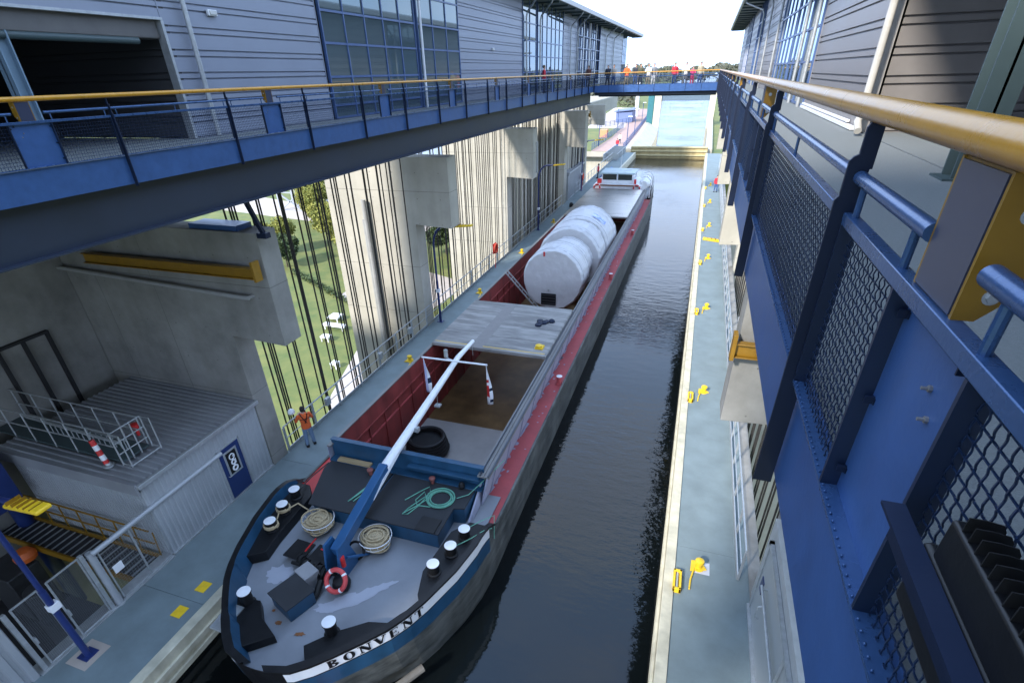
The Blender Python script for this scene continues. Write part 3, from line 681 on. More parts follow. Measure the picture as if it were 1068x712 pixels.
# ------------------------------------------------------------------ the barge
CX = -7.42
ship = empty('cargo_barge', (CX, 35, -14)); tag(ship, 'long black and blue river barge with red gangways and an open hold', 'barge')
WT = [(4.32, 0), (4.36, .4), (4.5, .82), (4.75, 1.15), (5.1, 1.50), (5.6, 1.95), (6.05, 2.32), (6.5, 2.58), (7.0, 2.80), (8.05, 3.14), (9.0, 3.32), (9.6, 3.36), (10.3, 3.38), (11.2, 3.38), (30, 3.38), (56, 3.38), (59, 3.36), (62, 3.2), (64, 2.8), (65.5, 2.1), (66.3, 1.1), (66.6, 0)]
def lerp(T, y):
    if y <= T[0][0]: return T[0][1]
    for (a, b), (c, d) in zip(T, T[1:]):
        if y <= c: return b+(d-b)*(y-a)/(c-a)
    return T[-1][1]
def ZG(y): return lerp([(9.3, -10.55), (9.7, -10.62), (10.1, -10.85), (10.5, -11.18), (57, -11.18), (59, -10.9), (70, -10.8)], y)
# refine the stations
ST = []
for (a, b), (c, d) in zip(WT, WT[1:]):
    n = 1 if c-a > 3 else 3
    for k in range(n): ST.append((a+(c-a)*k/n, b+(d-b)*k/n))
ST.append(WT[-1])
rows = [(0, 0), (.10, 0), (.42, .03), (.46, .035), (.98, .10), (1.9, .32), (3.9, 1.0)]
def hullp(side, y, w, dz, sh, off=0):
    k = max(0, 1-(y-4.35)/6.5)
    return (CX+side*(w+off), y+sh*k*1.0-off*k*.6, ZG(y)-dz)
mb = MB()
for side in (1, -1):
    for i in range(len(ST)-1):
        (ya, wa), (yb, wb) = ST[i], ST[i+1]; ym = (ya+yb)/2
        for j in range(len(rows)-1):
            p = [hullp(side, ya, wa, *rows[j]), hullp(side, yb, wb, *rows[j]), hullp(side, yb, wb, *rows[j+1]), hullp(side, ya, wa, *rows[j+1])]
            if side > 0: p = p[::-1]
            if ym < 4.44: mb.cur = 0
            elif ym < 9.75: mb.cur = (0, 1, 0, 2, 3, 3)[j]
            else: mb.cur = 3
            mb.quad(*p)
hull = mb.build('hull', [BLACK, WHITE, SBLUE, HULLG], ship)
# bulwark cap and inner side
def ring_strip(mb, o0, z0f, o1, z1f, ya, yb, step=.25, sides=(1, -1)):
    for side in sides:
        y = ya
        pts = []
        while y < yb-1e-6: pts.append(y); y += step
        pts.append(yb)
        for a, b in zip(pts, pts[1:]):
            def P(y, o, zf):
                w = lerp(WT, y); ww = max(0, w-o); return (CX+side*ww, y+(o*.75 if y < 5.2 else o*.35 if y < 6.5 else 0), zf(y))
            q = [P(a, o0, z0f), P(b, o0, z0f), P(b, o1, z1f), P(a, o1, z1f)]
            if side < 0: q = q[::-1]
            mb.quad(*q)
mb = MB(); ring_strip(mb, -.03, lambda y: ZG(y)+.012, .13, lambda y: ZG(y)+.012, 4.35, 10.2, .15); ring_strip(mb, -.03, lambda y: ZG(y)-.05, -.03, lambda y: ZG(y)+.012, 4.35, 10.2, .15)
mb.build('bulwark_cap', BLACK, hull)
for sd in (1, -1):
    mb = MB(); ring_strip(mb, .13, lambda y: ZG(y)+.012, .27, lambda y: -11.2, 4.5, 10.0, .15, sides=(sd,)); mb.build('bulwark_inside', SBLUE, hull)
mb = MB()
prev = None
for y in [4.6+i*.2 for i in range(36)]:
    w = max(.05, lerp(WT, y)-.28)
    if prev: mb.quad((CX-prev[1], prev[0], -11.2), (CX+prev[1], prev[0], -11.2), (CX+w, y, -11.2), (CX-w, y, -11.2))
    prev = (y, w)
mb.build('fore_deck', DECKG, ship, smooth=False)
# pale primer patches on the deck
rn = random.Random(3)
BZ = [-11.196]
def blob(cx, cy, a, b, ang, n=26, jag=.25):
    pts = []; BZ[0] += .0012; zz = BZ[0]
    for k in range(n):
        t = 2*math.pi*k/n; r = 1+rn.uniform(-jag, jag)
        x, y = a*math.cos(t)*r, b*math.sin(t)*r
        pts.append((cx+x*math.cos(ang)-y*math.sin(ang), cy+x*math.sin(ang)+y*math.cos(ang), zz))
    return pts
def fan(mb, pts):
    c = (sum(p[0] for p in pts)/len(pts), sum(p[1] for p in pts)/len(pts), pts[0][2]); n = len(pts)
    mb.add([c]+pts, [(0, i+1, (i+1) % n+1) for i in range(n)])
mb = MB(); fan(mb, blob(-9.0, 7.0, .36, .30, .3)); mb.build('primer_patch', PATCH, ship, smooth=False)
mb = MB()
for c in ((-7.2, 6.45, .25, .14, .3, 26, .3), (-6.85, 6.75, .50, .20, .7, 26, .2), (-6.5, 7.05, .45, .17, .85, 26, .2), (-6.15, 7.45, .36, .10, .8)): fan(mb, blob(*c))
mb.build('primer_patch', PATCH, ship, smooth=False)
# black bollard platforms
mb = MB()
def plat(side, ys, inn, z):
    pts = [(CX+side*(lerp(WT, y)-.2), y, z) for y in ys]+[(CX+side*v, y, z) for v, y in inn]
    if side < 0: pts = pts[::-1]
    mb.prism(pts, (0, 0, -11.19-z))
plat(1, [7.0, 7.4, 8, 8.6, 9.2, 9.8, 10.0], [(2.75, 10.0), (2.35, 9.5), (2.2, 8.0), (2.4, 7.3)], -10.86)
plat(-1, [7.0, 7.4, 8, 8.6, 9.2, 9.8, 10.0], [(2.75, 10.0), (2.4, 9.6), (2.3, 7.9), (2.2, 7.3)], -10.86)
plat(1, [4.75, 5.0, 5.3, 5.8, 6.3, 6.5], [(1.6, 6.3), (.95, 5.8), (.5, 5.3)], -10.93)
plat(-1, [4.75, 5.0, 5.4, 5.9], [(1.3, 6.0), (.9, 5.6), (.3, 5.3)], -10.93)
mb.build('bollard_platform', BLACK, ship, smooth=False, bevel=.01)
def bollard(x, y, z0, h, r, m, cap):
    b = MB().lathe((x, y, z0), [(r*1.1, 0), (r*1.1, .03), (r*.85, .05), (r*.82, h-.07), (r, h-.05), (r, h-.01)], 18).build('bollard', m, ship)
    MB().lathe((x, y, z0+h-.009), [(r*.97, 0), (r*.97, .012), (r*.6, .022), (.001, .026)], 18).build('bollard_cap', cap, b)
for x, y in ((-10.22, 9.4), (-10.14, 8.74), (-10.02, 8.06), (-4.92, 8.05), (-4.74, 8.75), (-4.62, 9.42)): bollard(x, y, -10.86, .33, .17, RUBBER, WHITE)
for x, y in ((-9.0, 5.88), (-6.5, 5.8)): bollard(x, y, -11.0, .45, .17, RUBBER, WHITE)
# letters on the bow
def letters(word, s0, size, adv):
    """thick-and-thin slab letters as quads in a (s, t) strip; returns list of polygons"""
    T, t_ = .27, .12; out = []
    def q(*p): out.append([(s0c+a*size*1.02, b*size) for a, b in p])
    def bar(x0, y0, x1, y1, w):
        dx, dy = x1-x0, y1-y0; L = math.hypot(dx, dy); nx, ny = -dy/L*w/2, dx/L*w/2
        q((x0+nx, y0+ny), (x0-nx, y0-ny), (x1-nx, y1-ny), (x1+nx, y1+ny))
    def serif(x, y): bar(x-.2, y, x+.2, y, .07)
    def arc(cx, cy, rx, ry, a0, a1, wx, wy, n=14):
        for k in range(n):
            A = math.radians(a0+(a1-a0)*k/n); B = math.radians(a0+(a1-a0)*(k+1)/n)
            q((cx+rx*math.cos(A), cy+ry*math.sin(A)), (cx+(rx-wx)*math.cos(A), cy+(ry-wy)*math.sin(A)), (cx+(rx-wx)*math.cos(B), cy+(ry-wy)*math.sin(B)), (cx+rx*math.cos(B), cy+ry*math.sin(B)))
    for i, ch in enumerate(word):
        s0c = s0+i*adv
        if ch == 'B': bar(.2, 0, .2, 1, T); arc(.25, .75, .5, .25, -90, 90, T, .09); arc(.25, .27, .58, .27, -90, 90, T, .09); bar(0, .035, .3, .035, .07); bar(0, .965, .3, .965, .07)
        if ch == 'O': arc(.45, .5, .47, .52, 0, 360, T, .08, 24)
        if ch == 'N': bar(.14, 0, .14, 1, t_); bar(.82, 0, .82, 1, t_); bar(.16, .97, .8, .03, T); serif(.14, .035); serif(.1, .965); serif(.82, .965)
        if ch == 'V': bar(.12, 1, .48, .02, T); bar(.84, 1, .48, .02, t_); serif(.14, .965); serif(.84, .965)
        if ch == 'E': bar(.2, 0, .2, 1, T); bar(.05, .035, .8, .035, .07); bar(.05, .965, .8, .965, .07); bar(.2, .5, .6, .5, .07); bar(.78, .0, .78, .25, .08); bar(.78, .75, .78, 1, .08); bar(.6, .38, .6, .62, .07)
        if ch == 'T': bar(.45, 0, .45, 1, T); bar(0, .965, .9, .965, .07); bar(.03, .75, .03, 1, .08); bar(.87, .75, .87, 1, .08); serif(.45, .035)
    return out
# arc length along the gunwale on the water side
AR = []; s = 0; py = 4.35; pw = 0
y = 4.35
while y < 10.2:
    w = lerp(WT, y); s += math.hypot(y-py, w-pw); AR.append((s, y)); py, pw = y, w; y += .03
def band(side, s, t):      # t: height above the bottom of the white band
    y = lerp(AR, s); w = lerp(WT, y); dz = .405-t; sh = .03*(dz-.10)/.32 if dz > .1 else 0
    return hullp(side, y, w, dz, sh, .012)
s_at = lambda yy: next(a for a, b in AR if b >= yy)
for side in (1,):
    mb = MB()
    for p in letters('BONVENT', s_at(4.98), .275, .355):
        pts = [band(side, a, b+.022) for a, b in p]; mb.quad(*pts)
    mb.build('name_lettering', BLACK, hull, smooth=False)
# gunwale, gangways, coamings, hold
mb = MB()
for sd in (1, -1):
    a, b = sorted((CX+sd*3.30, CX+sd*3.385)); mb.box(a, b, 10.35, 60, -11.3, -11.15)
mb.build('gunwale', HULLG, ship, bevel=.01)
mb = MB()
for sd in (1, -1):
    a, b = sorted((CX+sd*2.58, CX+sd*3.31)); mb.box(a, b, 9.9, 58.5, -11.34, -11.26)
rn = random.Random(5); mb.cur = 1
for i in range(90):      # worn paint edge along the coaming foot
    yy = 11+i*.5+rn.uniform(-.2, .2); L = rn.uniform(.1, .5); x0 = CX+2.67; mb.quad((x0, yy, -11.256), (x0+rn.uniform(.0, .10), yy+.05, -11.256), (x0+rn.uniform(.02, .12), yy+L, -11.256), (x0, yy+L+.05, -11.256))
for i in range(30):
    yy = 10.5+rn.uniform(0, 44); xx = CX+rn.uniform(2.8, 3.2); L = rn.uniform(.04, .14); mb.quad((xx, yy, -11.256), (xx+.05, yy+.02, -11.256), (xx+.06, yy+L, -11.256), (xx-.01, yy+L*.8, -11.256))
mb.build('gangway', [RED, LAV], ship, smooth=False)
for sd in (1, -1):
    mb = MB()
    def bx_(o0, o1, z0, z1, ya=11.1, yb=57.0): 
        a, b = sorted((CX+sd*o0, CX+sd*o1)); mb.box(a, b, ya, yb, z0, z1)
    mb.cur = 0; a0, a1, a2, a3 = (CX+sd*2.61, CX+sd*2.66, CX+sd*2.90, CX+sd*2.84) if sd > 0 else (CX-2.67, CX-2.69, CX-2.69, CX-2.67); mb.prism([(a0, 11.1, -11.27), (a1, 11.1, -11.27), (a2, 11.1, -10.12), (a3, 11.1, -10.12)], (0, 45.9, 0))
    mb.cur = 1; bx_(2.56, 2.94 if sd > 0 else 2.69, -10.12, -10.06)
    if sd > 0:
        mb.cur = 2; bx_(2.63, 2.66, -10.06, -10.0); bx_(2.88, 2.93, -10.06, -10.01)
        mb.cur = 1; bx_(2.74, 2.77, -10.06, -10.02)
    y = 11.8
    mb.cur = 0
    while y < 56 and sd > 0: a1, a2 = CX+sd*2.66, CX+sd*2.90; mb.prism([(a1, y, -11.27), (a1+sd*.04, y, -11.27), (a2, y, -10.3), (a2-sd*.01, y, -10.13)], (0, .02, 0)); y += 1.5
    mb.build('hold_coaming', [LAV, mat('coaming_top_grey', (.19, .185, .18), .5, var=.2, stretch=(1, .2, 1)), mat('coaming_rail_dark', (.05, .06, .08), .4)], ship, smooth=False)
mb = MB()
for sd in (1, -1):
    a, b = sorted((CX+sd*2.56, CX+sd*2.60)); mb.box(a, b, 11.3, 57, -10.75, -10.1)
    a, b = sorted((CX+sd*2.60, CX+sd*2.66)); mb.box(a, b, 11.3, 57, -13.3, -10.72)
    a, b = sorted((CX+sd*2.52, CX+sd*2.60)); mb.box(a, b, 11.3, 57, -10.79, -10.74)
    y = 12.2
    while y < 56:
        a, b = sorted((CX+sd*2.56, CX+sd*2.61)); mb.box(a, b, y, y+.06, -13.2, -10.78); y += 1.1
mb.box(CX-2.6, CX+2.6, 11.25, 11.33, -13.3, -10.6); mb.box(CX-2.6, CX+2.6, 56.95, 57, -13.3, -10.1)
mb.build('hold_wall', HOLDR, ship, smooth=False)
hf = MB(); hf.cur = 0; hf.box(CX-2.6, CX+2.6, 11.3, 17.7, -13.4, -13.195); hf.cur = 1; hf.box(CX-2.6, CX+2.6, 17.7, 57, -13.4, -13.2)
hf.build('hold_floor', [HOLDG, BROWN], ship, smooth=False)
# hatch covers
def hatch(y0, y1, m, lab=None, z=-9.93):
    mb = MB(); n = max(2, round((y1-y0)/1.3))
    mb.box(CX-2.60, CX+2.60, y0, y1, z-.12, z-.02)
    for i in range(n):
        a = y0+(y1-y0)*i/n+.012; b = y0+(y1-y0)*(i+1)/n-.012; mb.box(CX-2.56, CX+2.56, a, b, z-.03, z+.012)
    c = mb.build('hatch_cover', m, ship, bevel=.006)
    if lab: c['label'] = lab
    return c
c1 = hatch(18.85, 24.15, HATCH, 'weathered streaky hatch cover with a yellow edge line')
MB().box(CX-2.5, CX+2.5, 19.05, 19.09, -9.917, -9.914).build('edge_line', YELB, c1, smooth=False)
MB().box(CX-.8, CX-.25, 18.9, 24.1, -9.9165, -9.913).build('worn_strip', mat('worn_strip_grey', (.21, .20, .195), .6, var=.1), c1, smooth=False)
hatch(44.3, 56.2, ALU, 'bright bare aluminium hatch covers before the wheelhouse')
# foredeck trunk, breakwater
TP = [(-9.35, 9.12), (-5.30, 9.12), (-5.30, 10.16), (-4.95, 10.22), (-4.9, 11.2), (-10.0, 11.2), (-9.95, 10.6)]
tk = MB().prism([(x, y, -11.2) for x, y in TP], (0, 0, .56)).build('deck_trunk', SBLUE, ship, smooth=False)
TQ = [(-9.45, 9.04), (-7.72, 9.04), (-7.72, 11.05), (-10.0, 11.05), (-10.0, 10.6)]
MB().prism([(x, y, -10.64) for x, y in TQ], (0, 0, .05)).build('trunk_lid', BLKTOP, tk, smooth=False, bevel=.01)
TQ = [(-7.66, 9.04), (-5.24, 9.04), (-5.24, 10.12), (-4.93, 10.2), (-4.93, 11.05), (-7.66, 11.05)]
MB().prism([(x, y, -10.64) for x, y in TQ], (0, 0, .05)).build('trunk_lid', BLKTOP, tk, smooth=False, bevel=.01)
MB().prism([(x, y, -10.58) for x, y in [(-5.95, 9.0), (-5.35, 9.0), (-5.35, 9.55), (-5.95, 9.55)]], (0, 0, .04)).build('hatch_lid', BLACK, tk, smooth=False, bevel=.01)
mb = MB(); mb.box(-10.05, -4.72, 11.28, 11.34, -10.95, -9.92); mb.box(-10.05, -4.72, 11.0, 11.34, -10.60, -10.56); mb.box(-10.05, -4.72, 11.24, 11.42, -9.93, -9.90)
mb.box(-7.2, -4.8, 11.05, 11.26, -10.28, -10.22); mb.bar((-7.9, 11.0, -10.58), (-7.9, 11.3, -9.95), .05)
mb.build('breakwater', SBLUE, ship, smooth=False, bevel=.008)
MB().box(-9.75, -8.55, 11.0, 11.2, -10.57, -10.5).build('wooden_plank', mat('pine_wood', (.42, .3, .16), .8, var=.2, stretch=(.3, 3, 3)), ship, bevel=.005)
MB().prism([(x, y, -11.22) for x, y in [(-10.78, 9.95), (-10.05, 9.95), (-10.05, 12.3), (-10.78, 12.3)]], (0, 0, .03)).build('side_step', RED2, ship, smooth=False)
mb = MB(); mb.prism([(-4.86, 10.2, -11.2), (-4.86, 11.9, -11.2), (-4.86, 11.9, -10.1), (-4.86, 11.2, -10.55), (-4.86, 10.2, -11.1)], (.06, 0, 0)); mb.build('coaming_bracket', LAV, ship, smooth=False)
# mast, folded back over the hold
B0 = Vector((-7.45, 7.55, -10.45)); B1 = Vector((-7.45, 10.3, -9.72)); B2 = Vector((-7.45, 16.0, -8.90)); B3 = Vector((-7.45, 17.5, -8.93))
mst = MB()
mst.bar(B0, B1, .26, .34)
ml = mst.build('mast_foot', SBLUE2, ship, bevel=.015)
mu = MB(); mu.tube([B1-(B1-B0)*.02, B1+(B2-B1)*.5, B2, B3], .15, 12, r2=.075); mu.prism([(-7.45+.02, 9.9, -9.84), (-7.45+.02, 10.9, -9.68), (-7.45+.02, 9.3, -10.12)], (.13, 0, 0))
mw = mu.build('mast', WHITE, ship)
ca = MB().tube([(-8.62, 15.35, -8.74), (-6.05, 15.35, -8.70)], .035, 8); ca.build('cross_arm', WHITE, mw)
fx = MB().cyl((-7.75, 15.6, -8.75), (-7.75, 15.6, -8.45), .075, 10).cyl((-7.75, 15.6, -8.78), (-7.5, 15.6, -8.85), .03, 8); fx.build('mast_light', GALV, mw)
MB().tube([(-7.4, 13.9, -9.2), (-7.4, 13.9, -9.75)], .012, 6).box(-7.5, -7.3, 13.8, 14.0, -9.78, -9.72).build('hook', GALV, mw); MB().box(-7.36, -7.2, 12.0, 12.15, -9.6, -9.45).build('cleat', GALV, mw); MB().tube([(-7.45, 17.4, -9.0), (-7.45, 17.4, -9.5)], .012, 6).build('hook', GALV, mw)
mb = MB()
for dx in (-.2, .2): mb.prism([(-7.45+dx-.03, 7.2, -11.2), (-7.45+dx-.03, 8.1, -11.2), (-7.45+dx-.03, 7.75, -10.1), (-7.45+dx-.03, 7.4, -10.1)], (.06, 0, 0))
mb.tube([(-7.2, 7.6, -10.6), (-7.05, 8.3, -11.15)], .04, 8);
mb.build('mast_step', SBLUE2, ship, smooth=False)
MB().cyl((-7.22, 7.45, -10.75), (-7.22, 7.45, -10.42), .07, 12).build('red_lamp', RED2, ship)
# locker and boxes
def rbox(mb, cx, cy, a, b, z0, z1, ang):
    c, s = math.cos(ang), math.sin(ang)
    pts = [(cx+i*a/2*c-j*b/2*s, cy+i*a/2*s+j*b/2*c, z0) for i, j in ((-1, -1), (1, -1), (1, 1), (-1, 1))]
    return mb.prism(pts, (0, 0, z1-z0))
lk = rbox(MB(), -8.0, 6.33, .78, .72, -11.2, -10.75, -.36).build('deck_locker', SBLUE, ship, bevel=.01)
rbox(MB(), -8.0, 6.33, .86, .80, -10.75, -10.71, -.36).build('locker_lid', BLKTOP, lk, bevel=.008)
rbox(MB(), -8.05, 7.0, .50, .42, -11.2, -10.72, -.36).build('grey_box', mat('grey_box_paint', (.27, .27, .28), .5, var=.1), ship, bevel=.01)
# windlass
wl = MB(); rbox(wl, -8.85, 7.7, .62, .62, -10.98, -10.94, -.05); rbox(wl, -8.1, 7.72, .6, .55, -10.96, -10.9, -.05)
wn = wl.build('windlass', BLACK, ship, bevel=.005)
wl = MB()
for (x, y, r, w) in ((-8.35, 7.3, .17, .12), (-7.95, 7.3, .14, .22), (-7.7, 7.25, .2, .1), (-8.6, 7.45, .12, .1)):
    wl.cyl((x-w/2, y, -11.0), (x+w/2, y, -11.0), r, 18); wl.cyl((x-w/2-.02, y, -11.0), (x-w/2, y, -11.0), r*1.25, 18)
wl.cyl((-8.8, 7.3, -11.0), (-7.4, 7.3, -11.0), .05, 10)
rbox(wl, -8.1, 7.3, .25, .3, -11.2, -10.85, 0); rbox(wl, -7.75, 7.5, .2, .25, -11.2, -10.8, .2)
wl.tube([(-7.62, 6.98, -10.9), (-7.6, 6.7, -11.08), (-7.62, 6.45, -11.16)], .09, 8); wl.tube([(-7.45, 7.6, -11.15), (-7.4, 7.3, -10.8), (-7.38, 7.05, -10.6)], .05, 8)
wl.build('winch_drum', RUBBER, wn)
wl = MB().bar((-8.5, 7.55, -10.75), (-8.4, 7.95, -10.62), .03).bar((-8.1, 7.72, -10.7), (-7.7, 7.62, -10.66), .03); wl.build('brake_lever', RED2, wn)
wl = MB(); wl.lathe((-7.12, 7.12, -11.0), [(.05, -.2), (.2, -.15), (.24, 0), (.2, .14), (.05, .2)], 18); wl.build('warping_head', RUBBER, wn)
MB().torus((-7.33, 8.15, -10.95), .24, .035, n=28, tilt=Matrix.Rotation(1.0, 3, 'X')).build('hose_loop', RUBBER, ship)
mb = MB().cyl((-9.15, 5.45, -10.95), (-9.15, 5.45, -10.7), .1, 12).cyl((-9.05, 5.2, -10.9), (-9.05, 5.2, -10.62), .07, 12); mb.box(-9.35, -8.95, 5.0, 5.7, -10.98, -10.9); mb.lathe((-9.05, 5.2, -10.66), [(.09, 0), (.1, .03), (.02, .05)], 12)
mb.build('fairlead', GALV, ship)
for x, y in ((-8.62, 5.85), (-7.55, 5.45), (-7.95, 5.75)):
    pass
for c in ((-8.05, 5.75, .09, .06, 0), (-7.35, 5.65, .13, .05, .3), (-8.4, 6.0, .05, .04, 0)):
    mb = MB(); fan(mb, blob(*c)); mb.build('rust_stain', RUST, ship, smooth=False)
# gangway bollards and small fittings
for x, y in ((-4.27, 19.1), (-4.27, 44.2), (-4.27, 33)): bollard(x, y, -11.26, .38, .13, RED, WHITE)
# stern: accommodation, wheelhouse
ah = MB().box(CX-2.5, CX+2.3, 57.05, 62.5, -11.3, -9.75).build('accommodation', WHITE, ship, bevel=.03)
MB().box(CX-2.2, CX+2.0, 57.02, 57.06, -9.82, -9.7).build('handrail_strip', RUST, ah)
wh = MB(); wh.box(CX-1.85, CX+1.35, 58.2, 61, -9.75, -9.45); 
for i in range(3):
    xx = CX-1.82+i*1.55; wh.box(xx-.05, xx+.05, 58.22, 58.32, -9.5, -8.85)
wh.box(CX-1.85, CX-1.75, 60.9, 61, -9.5, -8.85); wh.box(CX+1.25, CX+1.35, 60.9, 61, -9.5, -8.85)
wc = wh.build('wheelhouse', WHITE, ship, bevel=.01)
for i in range(2):
    xx = CX-1.76+i*1.55; MB().box(xx, xx+1.4, 58.25, 58.28, -9.43, -8.9).build('window', mat('wheelhouse_glass', (.05, .06, .055), .05, metal=.3), wc, smooth=False)
MB().box(CX-2.0, CX+1.5, 58.0, 61.2, -8.86, -8.72).build('wheelhouse_roof', mat('pale_blue_roof', (.5, .62, .66), .4, var=.08), wc, bevel=.02)
MB().tube([(CX+.2, 59, -8.7), (CX+1.3, 58.6, -8.4), (CX+1.9, 58.6, -8.42)], .03, 8).build('roof_horn', WHITE, wc)
MB().tube([(CX-.3, 60.5, -8.7), (CX-.3, 60.5, -6.9)], .03, 6).build('aerial', WHITE, wc)
for xx in (CX-2.15, CX-1.95, CX+1.55): MB().box(xx-.1, xx+.12, 57.9, 58.1, -9.72, -9.3).build('side_lamp', RED2, ship, bevel=.02)
mb = MB()
for k in range(14):
    yy = 57+k*.65; w = lerp(WT, yy); mb.tube([(CX+w-.05, yy, -11), (CX+w-.05, yy, -9.9)], .018, 6)
for z in (-9.9, -10.4): mb.tube([(CX+lerp(WT, 57+k*.5)-.05, 57+k*.5, z) for k in range(18)], .016, 6)
mb.build('stern_railing', GALV, ship)
mb = MB().prism([(CX-2.9, 62.6, -9.9), (CX-1.1, 62.6, -9.9), (CX-2.0, 62.6, -9.2)], (0, 3, 0)); mb.build('stern_tent', mat('blue_tarp', (.05, .14, .35), .6), ship, smooth=False)
MB().box(CX-2.8, CX+2.8, 58.6, 65.2, -11.3, -11.15).build('stern_deck', DECKG, ship, smooth=False)

# things on the barge
def life_ring(c, R1, r, tilt, lab, name='life_ring', grp=None):
    t = empty(name, c); tag(t, lab, 'life ring', grp)
    MB().torus(c, R1, r, n=32, m=12, tilt=tilt).build('ring', mat('ring_red', (.55, .06, .06), .5, var=.08), t)
    bm = MB()
    for k in range(4):
        a = math.pi/4+k*math.pi/2; seg = [Vector((R1*math.cos(a+d), R1*math.sin(a+d), 0)) for d in (-.09, 0, .09)]
        bm.tube([Vector(c)+tilt @ p for p in seg], r*1.06, 12)
    bm.build('reflective_band', WHITE, t); return t
tl = Matrix.Rotation(R(50), 3, 'X')
life_ring((-7.12, 6.95, -10.72), .27, .062, tl, 'red life ring with white bands leaning on the bow windlass of the barge')
ty = Matrix.Rotation(R(90), 3, 'X')
life_ring((CX-2.1, 56.98, -9.98), .3, .07, ty, 'orange life ring at the left corner of the white stern cabin')
life_ring((CX+1.85, 56.98, -9.98), .3, .07, ty, 'orange life ring at the right corner of the white stern cabin')
life_ring((-5.75, 4.55, -12.35), .3, .07, Matrix.Rotation(R(35), 3, 'X') @ Matrix.Rotation(R(30), 3, 'Y'), 'red ring hanging on the outside of the bow below the ship name')
fb = MB().cyl((-6.0, 4.3, -12.55), (-4.6, 6.4, -12.35), .1, 10)
tag(fb.build('timber_fender', mat('grey_timber', (.13, .12, .105), .85, var=.3)), 'grey timber pole hanging along the hull below the ship name', 'fender')
def coil(c, r0, r1, turns, m, rr, h=.05, n=30, mess=.0, seed=1):
    rnd = random.Random(seed); pts = []
    N = int(turns*n)
    for k in range(N):
        t = k/n*2*math.pi; r = r0+(r1-r0)*(.5+.5*math.sin(k/n*2.1+seed)); 
        ex = 1+mess*math.sin(k/n*1.7); pts.append(Vector(c)+Vector((r*math.cos(t)*ex+mess*.3*math.sin(k/n*2.9), r*math.sin(t)+mess*.3*math.cos(k/n*3.3), h*k/N+rnd.uniform(0, rr*.3))))
    return MB().tube(pts, rr, 6)
for (x, y, lb, sd) in ((-8.92, 8.72, 'coil of hemp rope in a round wire basket by the left bollards', 2), (-6.98, 8.62, 'coil of hemp rope in a round wire basket right of the mast foot', 5)):
    bk = empty('wire_basket', (x, y, -11.2)); tag(bk, lb.replace('coil of hemp rope in a round wire basket', 'round wire basket holding hemp rope'), 'basket', 'wire rope baskets on the fore deck')
    b = MB()
    for z, r in ((-10.75, .46), (-10.95, .40), (-11.12, .28)): b.torus((x, y, z), r, .012, n=28, m=6)
    for k in range(14):
        a = 2*math.pi*k/14; b.tube([(x+.46*math.cos(a), y+.46*math.sin(a), -10.75), (x+.40*math.cos(a), y+.40*math.sin(a), -10.95), (x+.28*math.cos(a), y+.28*math.sin(a), -11.12), (x+.05*math.cos(a), y+.05*math.sin(a), -11.14)], .007, 5)
    b.tube([(x, y, -11.19), (x, y, -11.12)], .05, 8)
    b.build('wire_frame', WHITE, bk)
    c_ = coil((x, y, -11.04), .10, .36, 24, HEMP, .023, h=.34, mess=.22, seed=sd)
    c_.lathe((x, y, -11.1), [(.26, 0), (.36, .12), (.38, .26), (.25, .34), (.05, .36)], 20)
    tag(c_.build('rope_coil', HEMP), lb, 'rope coil', 'hemp rope coils on the fore deck')
# mooring line from the left bollards to the basket
mb = MB()
def loop(cx, cy, z, r, turns=2):
    return [(cx+r*math.cos(t*2*math.pi/16), cy+r*math.sin(t*2*math.pi/16), z+.012*t/16*turns) for t in range(16*turns)]
for bxx, byy in ((-10.14, 8.74), (-10.02, 8.06)): mb.tube(loop(bxx, byy, -10.75, .19, 3), .022, 6)
mb.tube([(-9.97, 8.76, -10.7), (-9.8, 9.0, -10.65), (-9.5, 9.05, -10.9), (-9.2, 8.95, -10.95), (-9.0, 8.85, -10.8)], .022, 6); mb.tube([(-10.14, 8.55, -10.7), (-10.02, 8.3, -10.72)], .022, 6)
tag(mb.build('mooring_line', HEMP), 'hemp line wound round the two left bollards and led into the basket', 'rope')
tag(coil((-5.75, 10.35, -10.57), .3, .42, 9, GREENR, .02, h=.05, seed=3).build('rope_coil', GREENR), 'neat round coil of green rope on the black deck lid', 'rope coil')
def strand(pts, m, lab, r=.016, n=6):
    mb = MB()
    for p in pts: mb.tube(p, r, n)
    return tag(mb.build('mooring_rope', m), lab, 'rope')
def cz(P, z): return [(x, y, z) for x, y in P]
strand([cz([(-6.75, 10.0), (-6.5, 10.45), (-6.3, 10.75), (-6.15, 10.5), (-6.35, 10.05), (-6.5, 9.7), (-6.55, 9.45), (-6.4, 9.5), (-6.25, 9.9), (-6.2, 10.3), (-6.35, 10.5), (-6.45, 10.1), (-6.3, 9.9), (-5.9, 9.95)], -10.57), cz([(-6.52, 9.5), (-6.3, 9.85), (-6.12, 10.2), (-6.2, 10.45)], -10.55)], GREENR, 'loose turquoise rope bight beside the round green coil')
strand([cz([(-8.35, 9.45), (-8.2, 9.9), (-8.1, 10.35), (-7.98, 10.65), (-7.92, 10.4), (-8.05, 10.0), (-8.2, 9.5), (-8.32, 9.55), (-8.15, 10.2)], -10.57), cz([(-8.3, 9.5), (-8.1, 10.1), (-7.95, 10.5)], -10.55)], GREENR, 'small turquoise rope bight left of the mast')
strand([[(-5.3, 10.5, -10.55), (-5.0, 10.7, -10.5), (-4.6, 11.3, -10.2), (-4.3, 12.0, -10.02)], [(-4.65, 9.4, -10.6), (-4.3, 9.9, -10.6), (-4.1, 10.4, -10.8), (-3.98, 10.0, -11.3)], [(-4.74, 8.75, -10.65), (-4.35, 9.2, -10.62), (-4.1, 9.5, -10.55), (-4.0, 9.9, -10.8)]], GREENR, 'thin green line running from the trunk over the right bow rail', .012)
